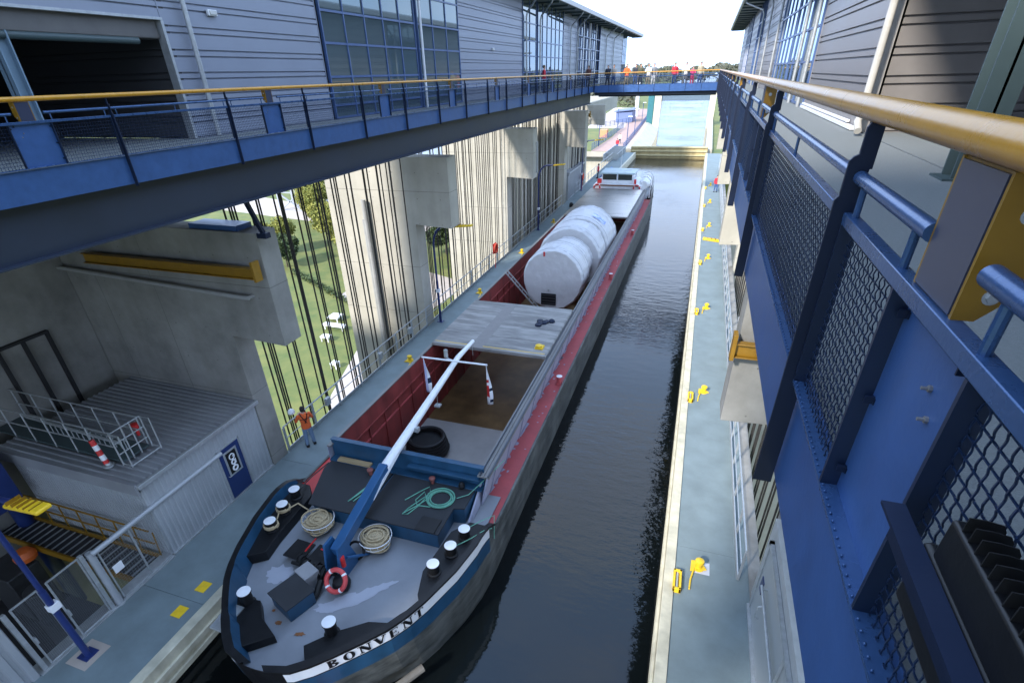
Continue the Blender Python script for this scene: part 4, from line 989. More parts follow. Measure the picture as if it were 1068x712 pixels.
strand([[(-10.2, 9.6, -10.7), (-10.4, 10.4, -10.9), (-10.3, 11.2, -10.9)]], mat('dark_rope', (.05, .055, .05), .9), 'dark line between the left bollards and the breakwater', .02)
mb = MB().lathe((-5.35, 11.0, -10.56), [(.09, 0), (.1, .1), (.06, .18), (.02, .2)], 12); tag(mb.build('deck_vent', RUBBER), 'small black mushroom vent at the right end of the deck lid', 'vent')
for x, y, lb in ((-8.35, 10.75, 'small red brown deck vent left of the mast'), (-6.3, 10.95, 'small red brown deck vent right of the mast')):
    tag(MB().lathe((x, y, -10.58), [(.06, 0), (.06, .14), (.1, .15), (.1, .2), (.02, .23)], 12).build('deck_vent', mat('vent_red', (.2, .06, .05), .6)), lb, 'vent')
# pennants hanging from the cross arm
def flag(x, y, z, h, w, cols, lab):
    mb = MB(); n = 14; v = []
    for i in range(n+1):
        t = i/n; ww = w*(.15+.85*min(1, t*1.3)); 
        v += [(x, y, z-h*t), (x+ww*.5, y+.05*math.sin(6*t), z-h*t), (x+ww, y-.04*math.sin(7*t+1), z-h*t+.06*t)]
    f = []; mi = []
    for i in range(n):
        for k in range(2): f.append((3*i+k, 3*i+k+1, 3*i+k+4, 3*i+k+3)); mi.append(cols(i/n, k))
    mb.add(v, f); mb.mi = mi
    o = mb.build('pennant', [WHITE, RED2, NAVY, mat('lilac_cloth', (.5, .52, .75), .7)]); sd = o.modifiers.new('thickness', 'SOLIDIFY'); sd.thickness = .006
    return tag(o, lab, 'pennant')
flag(-8.58, 15.35, -8.78, 1.45, .26, lambda t, k: 2 if .52 < t < .66 and k == 1 else (3 if k == 0 else 0), 'white pennant with a small dark mark on the left end of the cross arm')
flag(-6.1, 15.35, -8.74, 1.6, .24, lambda t, k: 1 if (.45 < t < .75 and k == 0) or (.3 < t < .42 and k == 0) else (2 if k == 1 and (.55 < t < .63 or .8 < t < .86) else 0), 'white pennant with red patches on the right end of the cross arm')
# wrapped tower sections
def load(y0, y1, r, lab, zc=-10.25, front=False, seed=1, xc=-7.1):
    rnd = random.Random(seed); n = 120; m = 18; v = []; f = []
    prof = [(0.0, 0), (.2, 0), (.4, 0), (.6, 0), (.8, 0), (.95, .0), (.985, .06), (1.0, .16)]+[(1.0-(.05 if k in (4, 13) else 0)+(.012*math.sin(k*1.7+seed)), .16+(y1-y0-.2)*k/m) for k in range(1, m+1)]+[(.96, y1-y0), (.5, y1-y0), (0.0, y1-y0)]
    for (q, dy) in prof:
        for k in range(n):
            t = 2*math.pi*k/n; sag = 1+.008*math.sin(5*t+dy*1.2+seed)+.006*math.sin(17*t+dy*.6+seed*2)+.005*math.sin(31*t+dy*.4+seed*5)
            if q < .9: sag = 1
            rr = r*q*sag; yy = y0+dy+(q*.012*math.sin(5*t+seed)*math.sin(3+q*6)+.006*q*math.sin(13*t+q*5) if q < .9 and dy < .1 else 0)
            v.append((xc+rr*math.cos(t), yy, zc+rr*math.sin(t)))
    for i in range(len(prof)-1):
        for k in range(n): f.append((i*n+k, (i+1)*n+k, (i+1)*n+(k+1) % n, i*n+(k+1) % n))
    mb = MB().add(v, f); t_ = empty('wrapped_tower_section', (xc, (y0+y1)/2, zc-r)); tag(t_, lab, 'wrapped cargo', 'wrapped round cargo sections in the hold')
    mb.build('tarpaulin', TARP, t_)
    st = MB()
    for yy in (y0+.25, y1-.25): st.torus((xc, yy, zc), r*1.012, .014, ax='Y', n=60, m=6)
    st.build('lashing', mat('lashing_grey', (.45, .46, .5), .7), t_)
    cr = MB().box(xc-1.3, xc+1.3, y0+.4, y0+.7, -13.2, zc-r*.86).box(xc-1.3, xc+1.3, y1-.7, y1-.4, -13.2, zc-r*.86); cr.build('cradle', mat('cradle_wood', (.3, .22, .12), .8), t_, bevel=.01)
    return t_
a = load(29.0, 31.1, 1.78, 'frontmost white wrapped cargo drum, with a black window panel', front=True, seed=1)
wp = MB().box(-7.75, -6.85, 28.95, 28.99, -11.75, -11.05).build('window_panel', BLACK, a, smooth=False)
sl_ = MB()
for k in range(4): sl_.box(-7.72, -6.88, 28.93, 28.95, -11.68+k*.17, -11.63+k*.17)
sl_.build('slat', mat('dark_slat', (.05, .05, .055), .5), wp, smooth=False)
MB().box(-7.65, -7.55, 28.95, 28.99, -8.85, -8.6).build('red_mark', RED2, a); MB().cyl((-7.3, 28.94, -10.85), (-7.3, 29, -10.85), .06, 10).build('eyelet', GALV, a)
load(31.3, 33.0, 1.52, 'second white wrapped cargo drum, slightly narrower', seed=4, xc=-7.0)
load(33.3, 35.7, 2.03, 'third white wrapped cargo drum, pleated at its rim', seed=7, zc=-10.3)
b = load(36.1, 39.8, 2.08, 'rearmost and largest white wrapped cargo drum, with a blue marking', seed=9, zc=-10.3)
bm = MB()
for k in range(9):
    t0 = R(42+k*3.2); t1 = R(42+(k+1)*3.2); r_ = 2.135
    bm.quad(*[(-7.1+r_*math.cos(t), y, -10.3+r_*math.sin(t)) for t, y in ((t0, 36.9), (t0, 37.8), (t1, 37.8), (t1, 36.9))])
bm.build('printed_mark', mat('pale_blue_print', (.25, .35, .7), .5, col2=(.6, .65, .8), scale=3, hard=(.45, .5)), b, smooth=False)
# ladder into the hold
ld = MB(); A = Vector((-9.72, 28.7, -9.8)); Bq = Vector((-6.4, 28.3, -13.1))
off = Vector((0, -.36, 0))
ld.bar(A, Bq, .035, .07); ld.bar(A+off, Bq+off, .035, .07)
for k in range(15): p = A.lerp(Bq, (k+.5)/15); ld.bar(p, p+off, .025)
tag(ld.build('ladder', GALV), 'light metal ladder leaning into the hold before the wrapped cargo', 'ladder')
# coil of black hose in the hold near the breakwater
t_ = MB(); 
for k in range(5): t_.torus((-8.85, 15.35, -12.95+.13*k), .82-.03*k, .09, n=40, m=8)
t_.lathe((-8.85, 15.35, -13.1), [(.7, 0), (.72, .5), (.3, .55)], 24)
tag(t_.build('hose_drum', RUBBER), 'big black coil of hose on the hold floor under the mast', 'hose')
# small things on the hatch cover
rc = random.Random(11); mb = MB()
for k in range(7): mb.lathe((-5.75+rc.uniform(-.3, .3), 22.1+rc.uniform(-.3, .3), -9.92), [(.18*rc.uniform(.6, 1), 0), (.16, .08), (.05, .16*rc.uniform(.6, 1.2))], 7)
tag(mb.build('crumpled_jacket', NAVY), 'crumpled dark blue jacket lying on the weathered hatch cover', 'jacket')
mb = MB().box(-5.45, -5.1, 19.4, 19.75, -9.915, -9.84).lathe((-5.3, 19.55, -9.84), [(.13, 0), (.15, .06), (.05, .1)], 12)
tag(mb.build('float_switch', YELB), 'small yellow box on the front right corner of the hatch cover', 'box')
# white dinghy at the stern
dg = empty('dinghy', (-5.05, 60, -10.2)); tag(dg, 'white covered dinghy standing on the stern right of the wheelhouse', 'dinghy')
mb = MB(); v = []; f = []; N = 9; Mn = 10
for i in range(N):
    t = i/(N-1); w = .62*math.sin(math.pi*(.12+.8*t))**.6; y = 57.8+3.6*t
    for k in range(Mn):
        a_ = 2*math.pi*k/Mn; v.append((-4.95+w*math.cos(a_), y, -9.75+.36*math.sin(a_)*(1.0 if math.sin(a_) > 0 else 1.4)))
for i in range(N-1):
    for k in range(Mn): f.append((i*Mn+k, i*Mn+(k+1) % Mn, (i+1)*Mn+(k+1) % Mn, (i+1)*Mn+k))
f += [tuple(range(Mn))[::-1], tuple((N-1)*Mn+k for k in range(Mn))]
mb.add(v, f).build('hull', WHITE, dg)
for yy in (58, 61): MB().tube([(-4.35, yy, -11), (-4.3, yy, -9.4), (-4.7, yy, -9.0), (-5.3, yy, -9.1)], .05, 8).build('davit', WHITE, dg)
#PART3
# ------------------------------------------------------------------ service sheds
def shed(y0, y1, xw, xb, lab, door=None, zt=-9.15):
    t = empty('service_shed', (xw, (y0+y1)/2, ZD)); tag(t, lab, 'shed')
    mb = MB(); 
    if door:
        corr(mb, (xw, y0), (xw, door[0]), ZD, zt-.12, nrm=(1, 0)); corr(mb, (xw, door[1]), (xw, y1), ZD, zt-.12, nrm=(1, 0)); corr(mb, (xw, door[0]), (xw, door[1]), ZD+2.02, zt-.12, nrm=(1, 0))
    else: corr(mb, (xw, y0), (xw, y1), ZD, zt-.12, nrm=(1, 0))
    corr(mb, (xb, y0), (xw, y0), ZD, zt-.35, per=.11, d=.022, nrm=(0, -1))
    mb.build('wall', CORR, t)
    mb = MB(); mb.box(xb, xw-.05, y0+.03, y1, ZD-.2, zt-.2); mb.build('core', CORR, t, smooth=False)
    # roof sheets: ribs running across the canal direction
    mb = MB(); y = y0-.1; v = []; f = []; k = 0
    while y < y1:
        for dy, dz in ((0, 0), (.10, 0), (.125, .035), (.175, .035)):
            v += [(xb-.2, y+dy, zt+dz+.02), (xw+.10, y+dy, zt+dz-.04)]; k += 1
        y += .2
    for i in range(k-1): f.append((2*i, 2*i+1, 2*i+3, 2*i+2))
    mb.add(v, f); mb.box(xb-.2, xw+.08, y0-.06, y1, zt-.14, zt-.05)
    mb.build('roof', ROOFS, t)
    MB().box(xw+.09, xw+.2, y0-.12, y1+.05, zt-.16, zt-.03).build('gutter', GALV, t, bevel=.01)
    MB().box(xb-.2, xw+.1, y0-.16, y0-.1, zt-.38, zt-.0).build('verge_board', ROOFS, t, smooth=False)
    MB().box(xw+.0, xw+.07, y0, y1, ZD+.0, ZD+.06).build('base_rail', GALV, t, smooth=False)
    if door:
        MB().box(xw-.02, xw+.045, door[0]+.02, door[1]-.02, ZD+.07, ZD+1.98).build('door', mat('navy_door', (.012, .03, .12), .35, var=.06), t, bevel=.004)
        d = [c for c in t.children if c.name.startswith('door')][0]
        MB().box(xw+.045, xw+.055, door[0]+.17, door[1]-.17, ZD+.88, ZD+1.82).build('sign_frame', GALV, d, bevel=.003)
        MB().box(xw+.052, xw+.060, door[0]+.24, door[1]-.24, ZD+.95, ZD+1.75).build('sign_panel', BLACK, d, smooth=False)
        yc = (door[0]+door[1])/2
        s = MB().torus((xw+.063, yc, ZD+1.55), .10, .022, ax='X', n=20, m=6).torus((xw+.063, yc, ZD+1.33), .075, .03, ax='X', n=20, m=6)
        s.box(xw+.060, xw+.066, yc+.085, yc+.115, ZD+1.24, ZD+1.42); s.torus((xw+.063, yc, ZD+1.10), .09, .034, ax='X', n=20, m=6)
        s.box(xw+.060, xw+.066, yc+.02, yc+.12, ZD+1.53, ZD+1.57); s.build('sign_lettering', WHITE, d)
        MB().tube([(xw+.05, door[0]+.1, ZD+.95), (xw+.11, door[0]+.1, ZD+.95), (xw+.11, door[0]+.24, ZD+.95)], .012, 6).build('handle', GALV, d)
        MB().box(xw, xw+.05, door[0]-.03, door[0]+.01, ZD, ZD+2.02).box(xw, xw+.05, door[1]-.01, door[1]+.03, ZD, ZD+2.02).box(xw, xw+.05, door[0]-.03, door[1]+.03, ZD+1.98, ZD+2.03).build('door_frame', GALV, t, smooth=False)
    return t
shed(7.12, 11.6, -13.25, -18.6, 'corrugated grey shed with a blue door on the left deck', door=(9.62, 10.52))
shed(60.5, 68.5, -13.3, -18, 'distant grey corrugated shed under the cross bridge on the left deck')
# right hand shed with its pale door
t = empty('service_shed', (3.1, 9, ZD)); tag(t, 'pale shed with a white door and long handle bar right of the trough', 'shed')
mb = MB(); mb.box(3.05, 7, -4, 10.9, ZD-.2, -9.3); mb.build('wall', mat('pale_shed_wall', (.42, .43, .42), .5), t, bevel=.01)
MB().box(2.98, 3.045, 7.4, 10.3, ZD+.08, ZD+2.25).build('door', mat('pale_door', (.36, .38, .38), .4, var=.04), t, bevel=.006)
MB().box(2.95, 3.04, 10.3, 10.42, ZD, ZD+2.4).box(2.95, 3.04, 4, 10.42, ZD+2.3, ZD+2.4).box(2.9, 3.04, 4, 10.42, ZD+.0, ZD+.07).build('door_frame', GALV, t, smooth=False)
MB().tube([(2.86, 6.8, ZD+1.7), (2.86, 9.6, ZD+1.7)], .035, 10).bar((3, 9.5, ZD+1.7), (2.86, 9.5, ZD+1.7), .03).tube([(2.93, 9.3, ZD+.9), (2.84, 9.3, ZD+.95), (2.84, 9.3, ZD+1.3), (2.93, 9.3, ZD+1.35)], .016, 8).build('handle', GALV, t)
MB().box(2.96, 2.985, 9.85, 10.1, ZD+1.1, ZD+1.5).build('notice_plate', mat('navy_door', (.012, .03, .12)), t)
# ------------------------------------------------------------------ fence, gates, posts at the lower left
XF = -13.25
f_ = empty('deck_fence', (XF, 6.3, ZD)); tag(f_, 'grey steel fence bay between the thick round post and the shed', 'fence')
MB().cyl((XF, 5.34, ZD), (XF, 5.34, -10.05), .095, 20).cyl((XF, 5.34, ZD), (XF, 5.34, ZD+.03), .15, 20).build('post', CORR, f_)
MB().tube([(XF+.05, 5.34, -10.1), (XF+.05, 9.75, -10.1)], .075, 16).build('top_pipe', CORR, f_)
fm = MB()
for y in (5.5, 6.37, 7.1): fm.box(XF-.025, XF+.025, y-.02, y+.02, ZD+.05, -10.2)
for z in (ZD+.06, -10.2): fm.box(XF-.025, XF+.025, 5.48, 7.12, z-.02, z+.02)
fm.build('frame', GALV, f_, smooth=False)
MB().box(XF+.03, XF+.035, 5.6, 5.86, -11.12, -10.85).build('notice', WHITE, f_, smooth=False)
w = wire_panel(5.52, 7.08, ZD+.08, -10.22, .075, .0022, .003, 3); w.v = [(x+XF, y, z) for x, y, z in w.v]; w.build('wire_mesh', GALV, f_)
for ya, yb, lb in ((4.30, 5.06, 'mesh gate beside the thick round post at the lower left'), (3.5, 4.08, 'mesh gate nearest the corrugated panel at the lower left')):
    g_ = empty('mesh_gate', (XF, ya, ZD)); tag(g_, lb, 'gate')
    fm = MB()
    for y in (ya, yb): fm.box(XF-.02, XF+.02, y-.02, y+.02, ZD+.03, -9.97)
    for z in (ZD+.04, -9.98): fm.box(XF-.02, XF+.02, ya, yb, z-.02, z+.02)
    fm.build('gate_frame', GALV, g_, bevel=.003)
    w = wire_panel(ya+.02, yb-.02, ZD+.06, -10.0, .04, .0025, .002, 3); w.v = [(x+XF, y, z) for x, y, z in w.v]; w.build('wire_mesh', mat('dull_wire', (.2, .21, .22), .5, metal=.5), g_)
    MB().box(XF-.03, XF+.06, ya-.0, ya+.05, ZD+.8, ZD+1.0).build('lock_case', GALV, g_, bevel=.005)
for y, lb in ((5.14, 'flat steel gate post left of the thick round post'), (3.34, 'flat steel gate post beside the corrugated panel')):
    tag(MB().box(XF-.05, XF+.05, y-.05, y+.05, ZD, -9.95).build('gate_post', GALV, bevel=.006), lb, 'gate post')
mb = MB(); corr(mb, (XF, -3), (XF, 3.2), ZD, -9.9, per=.26, d=.06); mb.box(XF-.1, XF-.02, -3, 3.2, ZD, -9.9)
tag(mb.build('corrugated_panel', CORR), 'corrugated grey wall panel at the bottom left corner', 'wall panel')
tag(MB().box(XF-.35, XF+.12, 3.2, 7.1, ZD+.002, ZD+.035).build('threshold', GALV, bevel=.004), 'steel threshold strip running under the two mesh gates', 'threshold')
# yellow railed gangway to the left
gg = empty('access_gangway', (-16.4, 6.5, ZD)); tag(gg, 'dark grating gangway with yellow railings left of the mesh gates', 'gangway')
mb = MB()
x = -20.0
MB().box(-20, -13.45, 6.1, 6.95, ZD-.16, ZD-.1).build('grating', mat('dark_grating', (.035, .035, .04), .6, metal=.3), gg, smooth=False)
while x < -13.6: mb.box(x, x+.035, 6.12, 6.93, ZD-.09, ZD-.06); x += .28
mb.build('tread_edge', GALV, gg, smooth=False)
for y in (6.08, 6.98):
    r_ = MB(); r_.box(-20, -13.5, y-.03, y+.03, ZD-.2, ZD+.02)
    for z in (ZD+.5, ZD+1.0): r_.tube([(-20, y, z), (-13.6, y, z)] if y > 6.5 or z > 99 else [(-20, y, ZD+.03), (-13.6, y, ZD+.03)], .028, 8)
    x = -19.8
    while x < -13.5 and y > 6.5: r_.tube([(x, y, ZD), (x+.12, y, ZD+1.0)], .022, 6); x += .78
    r_.build('yellow_rail', YELR, gg)
# floor of the bay and clutter under the near walkway
struct(MB().box(-19.6, -13.6, -12, 6.05, -14.4, -14.2).build('bay_floor', DARK, smooth=False), label='dark floor of the machine bay', cat='floor')
mb = MB().box(-18.9, -17.6, 5.0, 5.9, -14.2, -12.4).cyl((-16.8, 5.2, -14.2), (-16.8, 5.2, -12.6), .35, 20).box(-16.2, -14.6, 4.6, 5.6, -14.2, -13.1)
tag(mb.build('machine_housing', mat('machine_dark', (.05, .052, .055), .5, metal=.3, var=.3), bevel=.03), 'dark machine housings in the bay behind the mesh gates', 'machine')
tag(MB().lathe((-17.75, 5.75, -12.25), [(.01, 0), (.28, .05), (.3, .2), (.2, .36), (.01, .4)], 20).build('orange_buoy', mat('orange_paint', (.6, .12, .02), .5)), 'orange round float beside the yellow railed gangway', 'float')
tag(MB().box(-19.3, -17.9, 4.4, 6.6, -10.6, -9.0).build('blue_cabinet', mat('deep_blue_paint', (.012, .03, .13), .4), bevel=.02), 'deep blue cabinet in the dark bay behind the yellow lamp', 'cabinet')
# ------------------------------------------------------------------ gallery on the shed roof
rp = empty('roof_gangway', (-16.5, 8, -9.1)); tag(rp, 'galvanised railed gangway standing on the shed roof', 'gangway')
MB().box(-19.6, -14.15, 7.55, 8.4, -9.02, -8.97).build('deck_plate', STEELT, rp, smooth=False)
for y in (7.56, 8.42):
    r_ = MB()
    for z in (-8.02, -8.5): r_.tube([(-19.6, y, z), (-14.2, y, z)], .02, 8)
    x = -19.5
    while x < -14.1: r_.tube([(x, y, -9.05), (x, y, -8.02)], .02, 8); x += .88
    r_.build('guard_rail', GALV, rp)
r_ = MB()
for k in range(16): x = -17.8+k*.22; r_.tube([(x, 8.0, -8.97), (x, 8.0, -8.6)], .014, 6)
r_.tube([(-18.6, 7.95, -8.5), (-14.6, 7.95, -8.72)], .05, 8); r_.tube([(-18.6, 8.1, -8.55), (-14.6, 8.1, -8.72)], .03, 8)
r_.build('chain_guide', GALV, rp)
r_ = MB()
for y in (7.5, 7.85, 8.1, 8.45): r_.tube([(-14.1, y, -9.05), (-14.1, y, -8.0)], .02, 8)
for z in (-8.0, -8.35, -8.7): r_.tube([(-14.1, 7.5, z), (-14.1, 8.45, z)], .018, 8)
r_.tube([(-14.1, 7.5, -9.0), (-13.75, 7.5, -9.0), (-13.75, 8.45, -9.0), (-14.1, 8.45, -9.0)], .018, 6)
r_.tube([(-14.1, 7.5, -8.0), (-13.75, 7.5, -8.0), (-13.75, 7.5, -9.05)], .018, 6); r_.tube([(-14.1, 8.45, -8.0), (-13.75, 8.45, -8.0), (-13.75, 8.45, -9.05)], .018, 6)
r_.build('end_gate', GALV, rp)
wp = empty('warning_post', (-14.55, 7.4, -9.1)); tag(wp, 'red and white warning post on the near corner of the roof gangway', 'warning post')
for k in range(5): MB().cyl((-14.75+.035*k, 7.38, -8.25-.16*k), (-14.75+.035*(k+1), 7.38, -8.25-.16*(k+1)), .075, 14).build('band', (RED2 if k % 2 == 0 else WHITE), wp)
MB().lathe((-14.55, 7.38, -9.1), [(.14, 0), (.14, .05), (.08, .07), (.07, .12)], 14).build('foot', GALV, wp)
tag(MB().lathe((-15.0, 8.75, -9.05), [(.05, 0), (.05, .25), (.12, .27), (.12, .4), (.03, .42)], 14).build('beacon', RED2), 'small red beacon on the shed roof behind the gangway', 'beacon')
# ------------------------------------------------------------------ deck lamps
def lamp(x, y, s, lab):
    t = empty('deck_lamp', (x, y, ZD)); tag(t, lab, 'lamp', 'tall blue deck lamps with yellow heads')
    pb = mat('lamp_blue', (.015, .03, .13), .35)
    MB().cyl((x, y, ZD+.03), (x, y, ZD+2.4), .075, 14, r2=.07).build('pole', pb, t)
    pts = [(x, y, ZD+2.4), (x, y, -7.6)]+[(x+s*(.75-.75*math.cos(a)), y, -7.6+1.0*math.sin(a)) for a in (R(20), R(45), R(70), R(90))]+[(x+s*1.35, y, -6.55)]
    MB().tube(pts, .058, 12).build('swan_neck', pb, t)
    MB().box(x-.17, x+.17, y-.17, y+.17, ZD+.004, ZD+.03).build('base_plate', pb, t, bevel=.003)
    a, b = sorted((x+s*1.3, x+s*2.3)); 
    MB().prism([(a, y-.14, -6.62), (b, y-.14, -6.52), (b, y+.14, -6.52), (a, y+.14, -6.62)] if s > 0 else [(a, y-.14, -6.52), (b, y-.14, -6.62), (b, y+.14, -6.62), (a, y+.14, -6.52)], (0, 0, .09)).build('lamp_head', YELB, t, bevel=.03)
    bd = MB(); 
    for k in range(5): bd.box(x+s*(1.45+.16*k)-.012, x+s*(1.45+.16*k)+.012, y-.13, y+.13, -6.53, -6.44)
    bd.build('cooling_fin', YELR, t)
    MB().box(x-.09, x+.09, y-.1, y+.13, ZD+1.75, ZD+1.95).build('junction_box', WHITE, t, bevel=.01)
for x, y, s, lb in ((-12.62, 3.95, 1, 'deck lamp nearest the viewer in front of the mesh gates'), (-12.8, 25.5, 1, 'deck lamp on the left deck beside the second concrete pier'), (-12.9, 46.9, 1, 'deck lamp on the left deck just past the third concrete pier'), (-12.9, 66, 1, 'farthest deck lamp on the left deck near the stern of the barge'), (2.95, 25.5, -1, 'deck lamp leaning over the right deck')):
    lamp(x, y, s, lb)
tag(MB().box(-12.95, -12.28, 3.6, 4.3, ZD+.0005, ZD+.004).build('mounting_pad', SANDP, smooth=False), 'pale square pad around the foot of the nearest lamp', 'pad')
# ------------------------------------------------------------------ deck fittings
def plate(x, y):
    return MB().box(x-.16, x+.16, y-.17, y+.17, ZD+.001, ZD+.014).build('deck_plate', YELB, bevel=.003)
p0 = plate(-11.42, 5.62); tag(p0, 'yellow square plate on the left deck nearest the lamp', 'deck plate', 'yellow square plates on the left deck')
dup(p0, (-11.44, 6.46, ZD+.001), 'yellow square plate on the left deck nearest the bow of the barge')
def bol(x, y, s, lab, grp):
    t = empty('deck_bollard', (x, y, ZD)); tag(t, lab, 'bollard', grp)
    MB().lathe((x, y, ZD), [(.16, 0), (.16, .03), (.09, .05), (.085, .2), (.13, .24), (.12, .3), (.04, .34)], 16).build('post', YELB, t)
    MB().prism([(x-.22, y-.2, ZD+.02), (x+.22, y-.05, ZD+.02), (x+.05, y+.25, ZD+.02), (x-.2, y+.2, ZD+.02)], (0, 0, .03)).build('foot', YELB, t, bevel=.004)
    MB().tube([(x-s*.12, y-.1, ZD+.05), (x-s*.2, y-.5, ZD+.04), (x-s*.22, y-.85, ZD+.03)], .025, 8).build('hook', YELB, t)
    return t
nth = ['nearest', 'second', 'third', 'fourth', 'fifth', 'sixth', 'seventh', 'eighth']
b0 = bol(1.68, 11.3, 1, 'yellow bollard nearest the viewer on the right deck', 'yellow bollards along the right deck')
for i, y in enumerate((21.4, 31.4, 41.6, 51.6, 62, 72)): dup(b0, (1.66, y, ZD), nth[i+1]+' yellow bollard from the viewer on the right deck')
pd_ = MB().box(1.55, 1.98, 11.1, 11.55, ZD+.001, ZD+.006); tag(pd_.build('pale_pad', mat('pale_pad_paint', (.5, .52, .58), .7), smooth=False), 'pale square patch under the nearest yellow bollard', 'pad')
e0 = empty('edge_cleat', (1.12, 10.6, ZD)); tag(e0, 'yellow edge cleat nearest the viewer on the cream trough edge', 'cleat', 'yellow edge cleats along the right trough edge')
MB().box(1.02, 1.08, 10.25, 10.95, ZD-.2, ZD+.16).box(1.18, 1.24, 10.25, 10.95, ZD+.0, ZD+.16).box(1.02, 1.24, 10.25, 10.32, ZD-.05, ZD+.16).box(1.02, 1.24, 10.88, 10.95, ZD-.05, ZD+.16).build('frame', YELB, e0, bevel=.01)
MB().cyl((1.13, 10.32, ZD+.08), (1.13, 10.88, ZD+.08), .04, 12).build('roller', GALV, e0)
for i, y in enumerate((20.7, 30.6, 40.2, 50, 60, 70)): dup(e0, (1.12, y, ZD), nth[i+1]+' yellow edge cleat from the viewer on the right trough edge')
c0 = bol(-12.2, 20.5, -1, 'yellow bollard on the left deck beside the hatch cover', 'yellow bollards along the left deck')
for y, lb in ((30.4, 'yellow bollard on the left deck beside the front wrapped drum'), (39.7, 'yellow bollard on the left deck beside the rear wrapped drum'), (50, 'yellow bollard on the left deck beside the aluminium covers')): dup(c0, (-12.25, y, ZD), lb)
def ringstand(x, y, lab):
    t = empty('life_ring_stand', (x, y, ZD)); tag(t, lab, 'life ring stand')
    MB().cyl((x, y, ZD), (x, y, ZD+1.3), .03, 8).build('pole', RED2, t)
    MB().torus((x+.08, y, ZD+1.45), .3, .07, ax='X', n=26, m=10).build('ring', mat('ring_orange', (.65, .07, .03), .5), t)
    MB().box(x-.05, x-.0, y-.3, y+.3, ZD+1.1, ZD+1.8).build('board', RED2, t, bevel=.01)
ringstand(-13.0, 35.6, 'red life ring stand on the left deck between the second and third pier')
ringstand(-13.0, 67, 'small red life ring stand on the far left deck beside the stern')
ringstand(2.8, 24, 'red life ring stand at the right deck beside the railing')
tag(MB().lathe((-12.1, 57, ZD), [(.2, 0), (.22, .3), (.1, .45)], 12).build('deck_winch', RUBBER), 'small black winch on the left deck by the aluminium covers', 'winch')
# cable trays along left deck rail
for y, lb in ((15.0, 'small metal switch box on the railing right of the standing person'), (19.3, 'small metal switch box on the railing near the mast tip'), (22.3, 'small metal switch box on the railing before the second lamp')):
    tag(MB().box(-13.12, -12.98, y-.14, y+.14, ZD+.62, ZD+.95).build('switch_box', GALV, bevel=.02), lb, 'switch box')
# ------------------------------------------------------------------ floodlight on the near railing
fl = empty('floodlight', (.45, .7, -.95)); tag(fl, 'black finned floodlight hanging outside the near railing', 'floodlight')
MB().prism([(.430, -.2, -.715), (.470, -.2, -.715), (.470, -.2, -.80), (.464, -.2, -.80), (.464, -.2, -.722), (.430, -.2, -.722)], (0, 1.15, 0)).build('side_bracket', NAVY, fl, smooth=False)
MB().box(.472, .503, -.2, .86, -.86, -.715).build('housing', BLACK, fl, bevel=.012)
MB().prism([(.474, -.2, -.714), (.528, -.2, -.714), (.528, -.2, -.640), (.524, -.2, -.632), (.50, -.2, -.628), (.474, -.2, -.628)], (0, 1.02, 0)).build('fin_block', BLACK, fl, bevel=.006)
fb_ = MB(); y = -.17
while y < .80: fb_.prism([(.478, y, -.70), (.531, y, -.70), (.531, y, -.616), (.524, y, -.604), (.501, y, -.600), (.478, y, -.600)], (0, .0022, 0)); y += .024
fb_.build('cooling_fin', RUBBER, fl, smooth=False)

